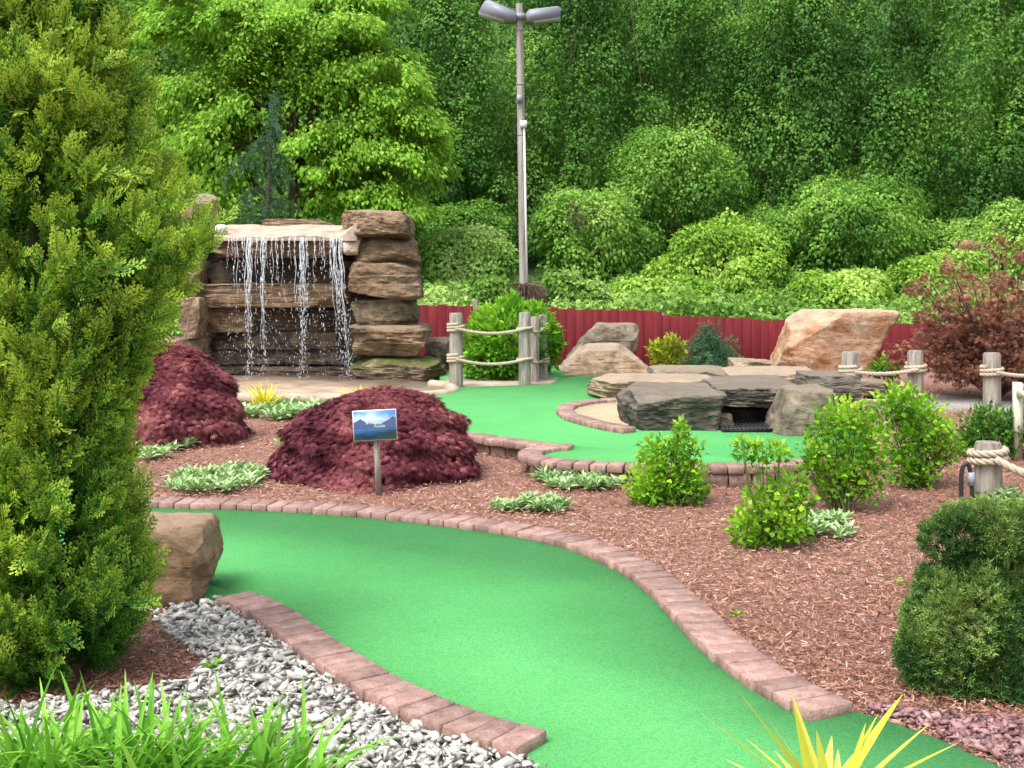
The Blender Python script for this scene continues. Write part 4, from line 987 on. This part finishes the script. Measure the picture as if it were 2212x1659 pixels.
# ------------------------------------------------------------------ shrubs
def shrub(lab, bl, Yb, mat, dens, sz, mode='up', T=T_broad, tt=t_leaf, spread=.35, base=.42, name='shrub', nst=24, shell=.8, basepx=None, fr=5, stem='stem', keep=.35, fol='foliage', bump=.25, amp=.6):
    bl = np.array(bl, float); R = bl[:, 2]*Yb/F
    bx = basepx or bl[:, 0].mean()
    C = np.array([P(a, b, Yb+rng.uniform(-1, 1)*spread*R.max()) for a, b, r in bl])
    o = root(name, ((bx-1106)*Yb/F, Yb, float(tz(Yb))), lab, 'shrub')
    b0 = np.array(o.location); ts = []
    for k in range(nst):
        i = k % len(C); e = C[i]+rng.normal(0, .3, 3)*R[i]+UP*R[i]*.3; s = b0+np.array((rng.normal(0, .15)*R.max(), rng.normal(0, .15)*R.max(), -.02))
        m_ = s+(e-s)*.5+np.array(((e-s)[0]*.2, (e-s)[1]*.2, .03))
        ts.append(tube(catmull([s, m_, e], 5), np.linspace(.006, .002, 11)*max(1, R.max()*4), 5, False))
    build('stem', ts, M[stem], o, smooth=True)
    n = int(dens*(R**2).sum())
    foliage(fol, o, C, R, n, sz, M[mat], mode, T=T, tt=tt, shell=shell, bump=bump, keep=keep, fr=fr, base=base, zmin=b0[2]+.01, upb=.2, amp=amp)
    return o
shrub('fresh green shrub with one tall shoot before the low paver wall', [(1445, 1035, 66), (1400, 1035, 46), (1492, 1035, 40), (1450, 1070, 50), (1418, 978, 38), (1468, 965, 32), (1470, 926, 20), (1503, 975, 20), (1395, 1062, 36), (1500, 1062, 30)], 7.35, 'shrub', 19000, .037)
shrub('lowest fresh green shrub with a bare gap below its top tuft', [(1640, 972, 28), (1602, 966, 24), (1682, 978, 26), (1652, 1085, 52), (1704, 1058, 46), (1618, 1140, 46), (1690, 1125, 56), (1650, 1155, 48), (1738, 1085, 28), (1640, 1004, 18), (1715, 1148, 40), (1600, 1160, 26)], 6.25, 'shrub', 19000, .036)
shrub('tall fresh green shrub with visible thin stems left of the pair near the rope posts', [(1832, 900, 48), (1785, 920, 42), (1872, 938, 46), (1760, 978, 38), (1832, 975, 58), (1888, 990, 42), (1815, 1030, 48), (1785, 1050, 32), (1868, 1050, 42), (1750, 1010, 30)], 7.15, 'shrub', 17500, .037, nst=44)
shrub('tall fresh green shrub right of the pair near the rope posts', [(1950, 872, 46), (1918, 888, 40), (1992, 902, 50), (2030, 930, 38), (1970, 950, 58), (2012, 985, 46), (1950, 1005, 46), (1985, 1025, 36), (2045, 970, 32)], 7.9, 'shrub', 17500, .038, nst=38)
shrub('dense darker green shrub at the right edge behind the near grey post', [(2140, 915, 48), (2100, 935, 38), (2180, 930, 45), (2130, 960, 45), (2090, 965, 30), (2200, 965, 45)], 9.1, 'darkbush', 19000, .036, base=.5)
shrub('round glossy green bush behind the rope fence', [(1105, 735, 85), (1045, 735, 50), (1165, 725, 48), (1105, 685, 42), (1060, 695, 38), (1150, 690, 36), (1100, 780, 60), (1050, 780, 45), (1160, 770, 45), (1190, 745, 26)], 14.4, 'bush', 12000, .078, T=T_leaf, base=.5, fr=3, shell=.5, spread=.7, keep=.6)
shrub('small yellow green shrub in front of the red fence', [(1440, 760, 30), (1415, 755, 18), (1468, 752, 18), (1450, 740, 16), (1430, 782, 24), (1462, 780, 22)], 15.8, 'yellow', 11000, .062, T=T_leaf, base=.25, spread=.5)
shrub('small dark weeping conifer in front of the red fence', [(1535, 730, 26), (1508, 745, 22), (1562, 748, 24), (1530, 765, 38), (1570, 775, 22), (1498, 780, 22), (1540, 790, 36), (1528, 708, 16)], 15.2, 'blue', 6500, .085, mode='droop', T=T_twig, tt=t_twig, base=.22, stem='twig', spread=.5)
shrub('small bright bush between the orange boulder and the red leaved tree', [(1912, 796, 22), (1895, 800, 16), (1930, 804, 16)], 13.4, 'bush', 9000, .07, T=T_leaf, base=.5, nst=10)
shrub('dark clipped dwarf spruce of two tiers at the lower right edge', [(2085, 1330, 108), (2005, 1405, 62), (2055, 1445, 96), (2150, 1435, 104), (1995, 1335, 44), (2025, 1275, 44), (2165, 1310, 84), (2205, 1390, 90), (2150, 1492, 54), (2030, 1492, 46), (2070, 1142, 46), (2130, 1124, 42), (2190, 1138, 50), (2028, 1162, 36), (2100, 1165, 40), (2160, 1165, 42), (2250, 1310, 90), (2240, 1450, 80), (2110, 1385, 120), (2245, 1145, 52), (2100, 1255, 56), (2210, 1175, 40)], 4.2, 'spruce', 130000, .026, mode='out', T=T_stub, tt=t_stub, shell=.45, base=.44, stem='bark', nst=22, spread=.2, fr=9, keep=.70, name='dwarf_spruce', basepx=2150, bump=.20, amp=.9)

# ------------------------------------------------------------------ silvery ground cover patches
def ears(px, py, wpx, hpx, n, lab, sz=.10):
    n = int(n*1.7); c = G(px, py, 0); sx_ = wpx/2*c[1]/F; sy = hpx/2*c[1]**2/(F*H)
    o = root('silvery_groundcover', c, lab, 'plant', None)
    P_, D_, N_, T_ = [], [], [], []
    for k in range(n):
        r = math.sqrt(rng.random()); a = rng.uniform(0, 6.28); b = c+np.array((math.cos(a)*r*sx_, math.sin(a)*r*sy*.85, .01+.03*rng.random()))
        m_ = 13; th = np.arange(m_)*2.4+rng.uniform(0, 6); el = np.linspace(.1, 1.0, m_)
        d = np.c_[np.cos(th)*np.cos(el), np.sin(th)*np.cos(el), np.sin(el)]
        P_.append(b+d*.01); D_.append(d); N_.append(UP+rng.normal(0, .2, (m_, 3))-d*.2); T_.append(.38+.22*rng.normal(size=m_)+.15*np.linspace(0, 1, m_))
    P_ = np.concatenate(P_)
    g, tn = scatter(T_ear, np.zeros(4), P_, np.concatenate(D_), np.concatenate(N_), sz*.8*rng.uniform(.65, 1.25, len(P_)), np.concatenate(T_))
    build('leaves', [g], M['ear'], o, tint=tn)
ears(1252, 1046, 185, 48, 40, 'silvery woolly leaved patch below the low paver wall', .092)
ears(1152, 1103, 165, 24, 26, 'silvery woolly leaved patch against the long paver row', .076)
ears(1782, 1152, 130, 55, 15, 'silvery woolly leaved clump beside the lowest fresh green shrub', .092)
ears(465, 1048, 190, 56, 38, 'silvery woolly leaved patch left of the domed maple', .095)
ears(340, 978, 130, 52, 22, 'silvery woolly leaved patch beside the arborvitae under the taller maple', .10)
ears(625, 893, 205, 38, 60, 'silvery woolly leaved patch below the waterfall basin', .13)
ears(625, 960, 50, 24, 6, 'tiny silvery plant between the two purple maples', .07)
ears(2180, 1090, 90, 40, 12, 'silvery woolly leaved patch behind the dwarf spruce at the right edge', .09)
ears(1755, 1160, 40, 18, 3, 'single silvery rosette under the lowest fresh green shrub', .07)

# ------------------------------------------------------------------ blade plants
def blades(name, lab, bases, dirs, lens, droop, wid, mat, tints, cat='plant', segs=9):
    bases, dirs = np.array(bases), nrmz(np.array(dirs)); n = len(bases); u = np.linspace(0, 1, segs+1)
    hz = dirs*np.array((1, 1, 0)); hz = nrmz(hz+1e-6)
    c = bases[:, None]+dirs[:, None]*(lens[:, None]*u)[..., None]+hz[:, None]*(lens[:, None]*droop[:, None]*.5*u**2)[..., None]
    c[..., 2] -= lens[:, None]*droop[:, None]*.75*u**2.4
    sd = nrmz(np.cross(dirs, UP)+1e-6)
    w_ = wid[:, None]*np.clip(np.minimum(.55+u*1.5, (1-u)**.75*1.25), .02, 1)
    Lv = c-sd[:, None]*w_[..., None]; Rv = c+sd[:, None]*w_[..., None]; Cv = c.copy(); Cv[..., 2] -= w_*.45
    V = np.stack([Lv, Cv, Rv], 2).reshape(-1, 3); s3_ = (segs+1)*3
    b = (np.arange(n)*s3_)[:, None, None]+(np.arange(segs)*3)[None, :, None]
    q1 = np.concatenate([b, b+1, b+4, b+3], -1).reshape(-1, 4); q2 = np.concatenate([b+1, b+2, b+5, b+4], -1).reshape(-1, 4)
    o = root(name, bases.mean(0)*np.array((1, 1, 0)), lab, cat)
    build('blades', [(V, [q1, q2])], mat, o, tint=np.concatenate([np.repeat(tints, segs), np.repeat(tints+.06, segs)]), smooth=True)
for cx, lab in ((80, 'clump of arching green strap leaves in the lower left corner'), (330, 'clump of arching green strap leaves at the bottom edge left of centre'), (570, 'smaller clump of green strap leaves at the bottom before the gravel')):
    n = 190 if cx < 540 else 120
    x0 = (cx-1106)*3.2/F
    bs = np.c_[x0+rng.normal(0, .075, n), 3.2+rng.normal(0, .05, n), np.zeros(n)]
    a = rng.uniform(0, 6.28, n); sp2 = rng.uniform(.12, .75, n)
    dr = np.c_[np.cos(a)*sp2, np.sin(a)*sp2*.8, np.ones(n)]
    blades('strap_leaved_plant', lab, bs, dr, rng.uniform(.28, .475, n)*(1 if cx < 540 else .92), rng.uniform(.15, .75, n), rng.uniform(.008, .0155, n), M['lily'], .5+.25*rng.normal(size=n))
yb0 = np.array(((1795-1106)*3.25/F, 3.25, .0))
tips = [(1535, 1530), (1600, 1472), (1622, 1590), (1660, 1545), (1700, 1630), (1720, 1490), (1765, 1570), (1815, 1590), (1845, 1550), (1900, 1535), (1960, 1500), (1998, 1562), (2062, 1606), (1570, 1630), (1930, 1610), (1870, 1630), (1745, 1520), (1650, 1640), (1680, 1590), (1800, 1620), (1980, 1640)]
dr, ln_ = [], []
for a, b in tips:
    t = P(a, b, 3.25+rng.uniform(-.12, .15)); dr.append(t-yb0); ln_.append(np.linalg.norm(t-yb0)*1.03)
blades('yucca', 'spiky yellow striped yucca at the bottom right of the near green', np.tile(yb0, (len(tips), 1))+rng.normal(0, .012, (len(tips), 3))*np.array((1, 1, 0)), dr, np.array(ln_), np.full(len(tips), .04), rng.uniform(.017, .024, len(tips)), M['yucca'], rng.uniform(.25, .8, len(tips)))
for px, lab in ((575, 'small tuft of yellow grass at the left of the basin kerb'), (778, 'small tuft of yellow grass behind the domed maple')):
    b = np.array(((px-1106)*11.85/F, 11.85, 0)); n = 90; a = rng.uniform(0, 6.28, n); s = rng.uniform(.1, .8, n)
    blades('yellow_grass', lab, np.tile(b, (n, 1))+rng.normal(0, .04, (n, 3))*np.array((1, 1, 0)), np.c_[np.cos(a)*s, np.sin(a)*s, np.ones(n)], rng.uniform(.24, .42, n), rng.uniform(.2, .6, n), np.full(n, .009), M['yellowgrass'], rng.uniform(.3, .9, n))

# ------------------------------------------------------------------ light and camera
wd = bpy.data.worlds.new('World'); sc.world = wd; wd.use_nodes = True
nt = wd.node_tree; bg = nt.nodes['Background']
sky = nt.nodes.new('ShaderNodeTexSky'); sky.sky_type = 'NISHITA'; sky.sun_disc = False
sky.sun_elevation = math.radians(60); sky.sun_rotation = math.radians(220); sky.dust_density = 4
hs = nt.nodes.new('ShaderNodeHueSaturation'); hs.inputs['Saturation'].default_value = .35; hs.inputs['Value'].default_value = 2.5
nt.links.new(sky.outputs[0], hs.inputs['Color']); nt.links.new(hs.outputs[0], bg.inputs[0]); bg.inputs[1].default_value = .15
sl = bpy.data.lights.new('sun', 'SUN'); sl.energy = 2.9; sl.angle = math.radians(25); sl.color = (1, .96, .9)
so_ = bpy.data.objects.new('sun', sl); col.objects.link(so_); so_.rotation_euler = (math.radians(30), 0, math.radians(-40)); so_.location = (0, 0, 30)
cam = bpy.data.cameras.new('camera'); co = bpy.data.objects.new('camera', cam); col.objects.link(co)
co.location = (0, 0, H); co.rotation_euler = (math.pi/2, 0, 0)
cam.sensor_width = 36; cam.lens = 36*F/2212; cam.shift_y = -(829.5-HY)/2212; cam.clip_end = 1000; cam.clip_start = .05
sc.camera = co
sc.view_settings.view_transform = 'Standard'; sc.view_settings.look = 'None'; sc.view_settings.exposure = 0
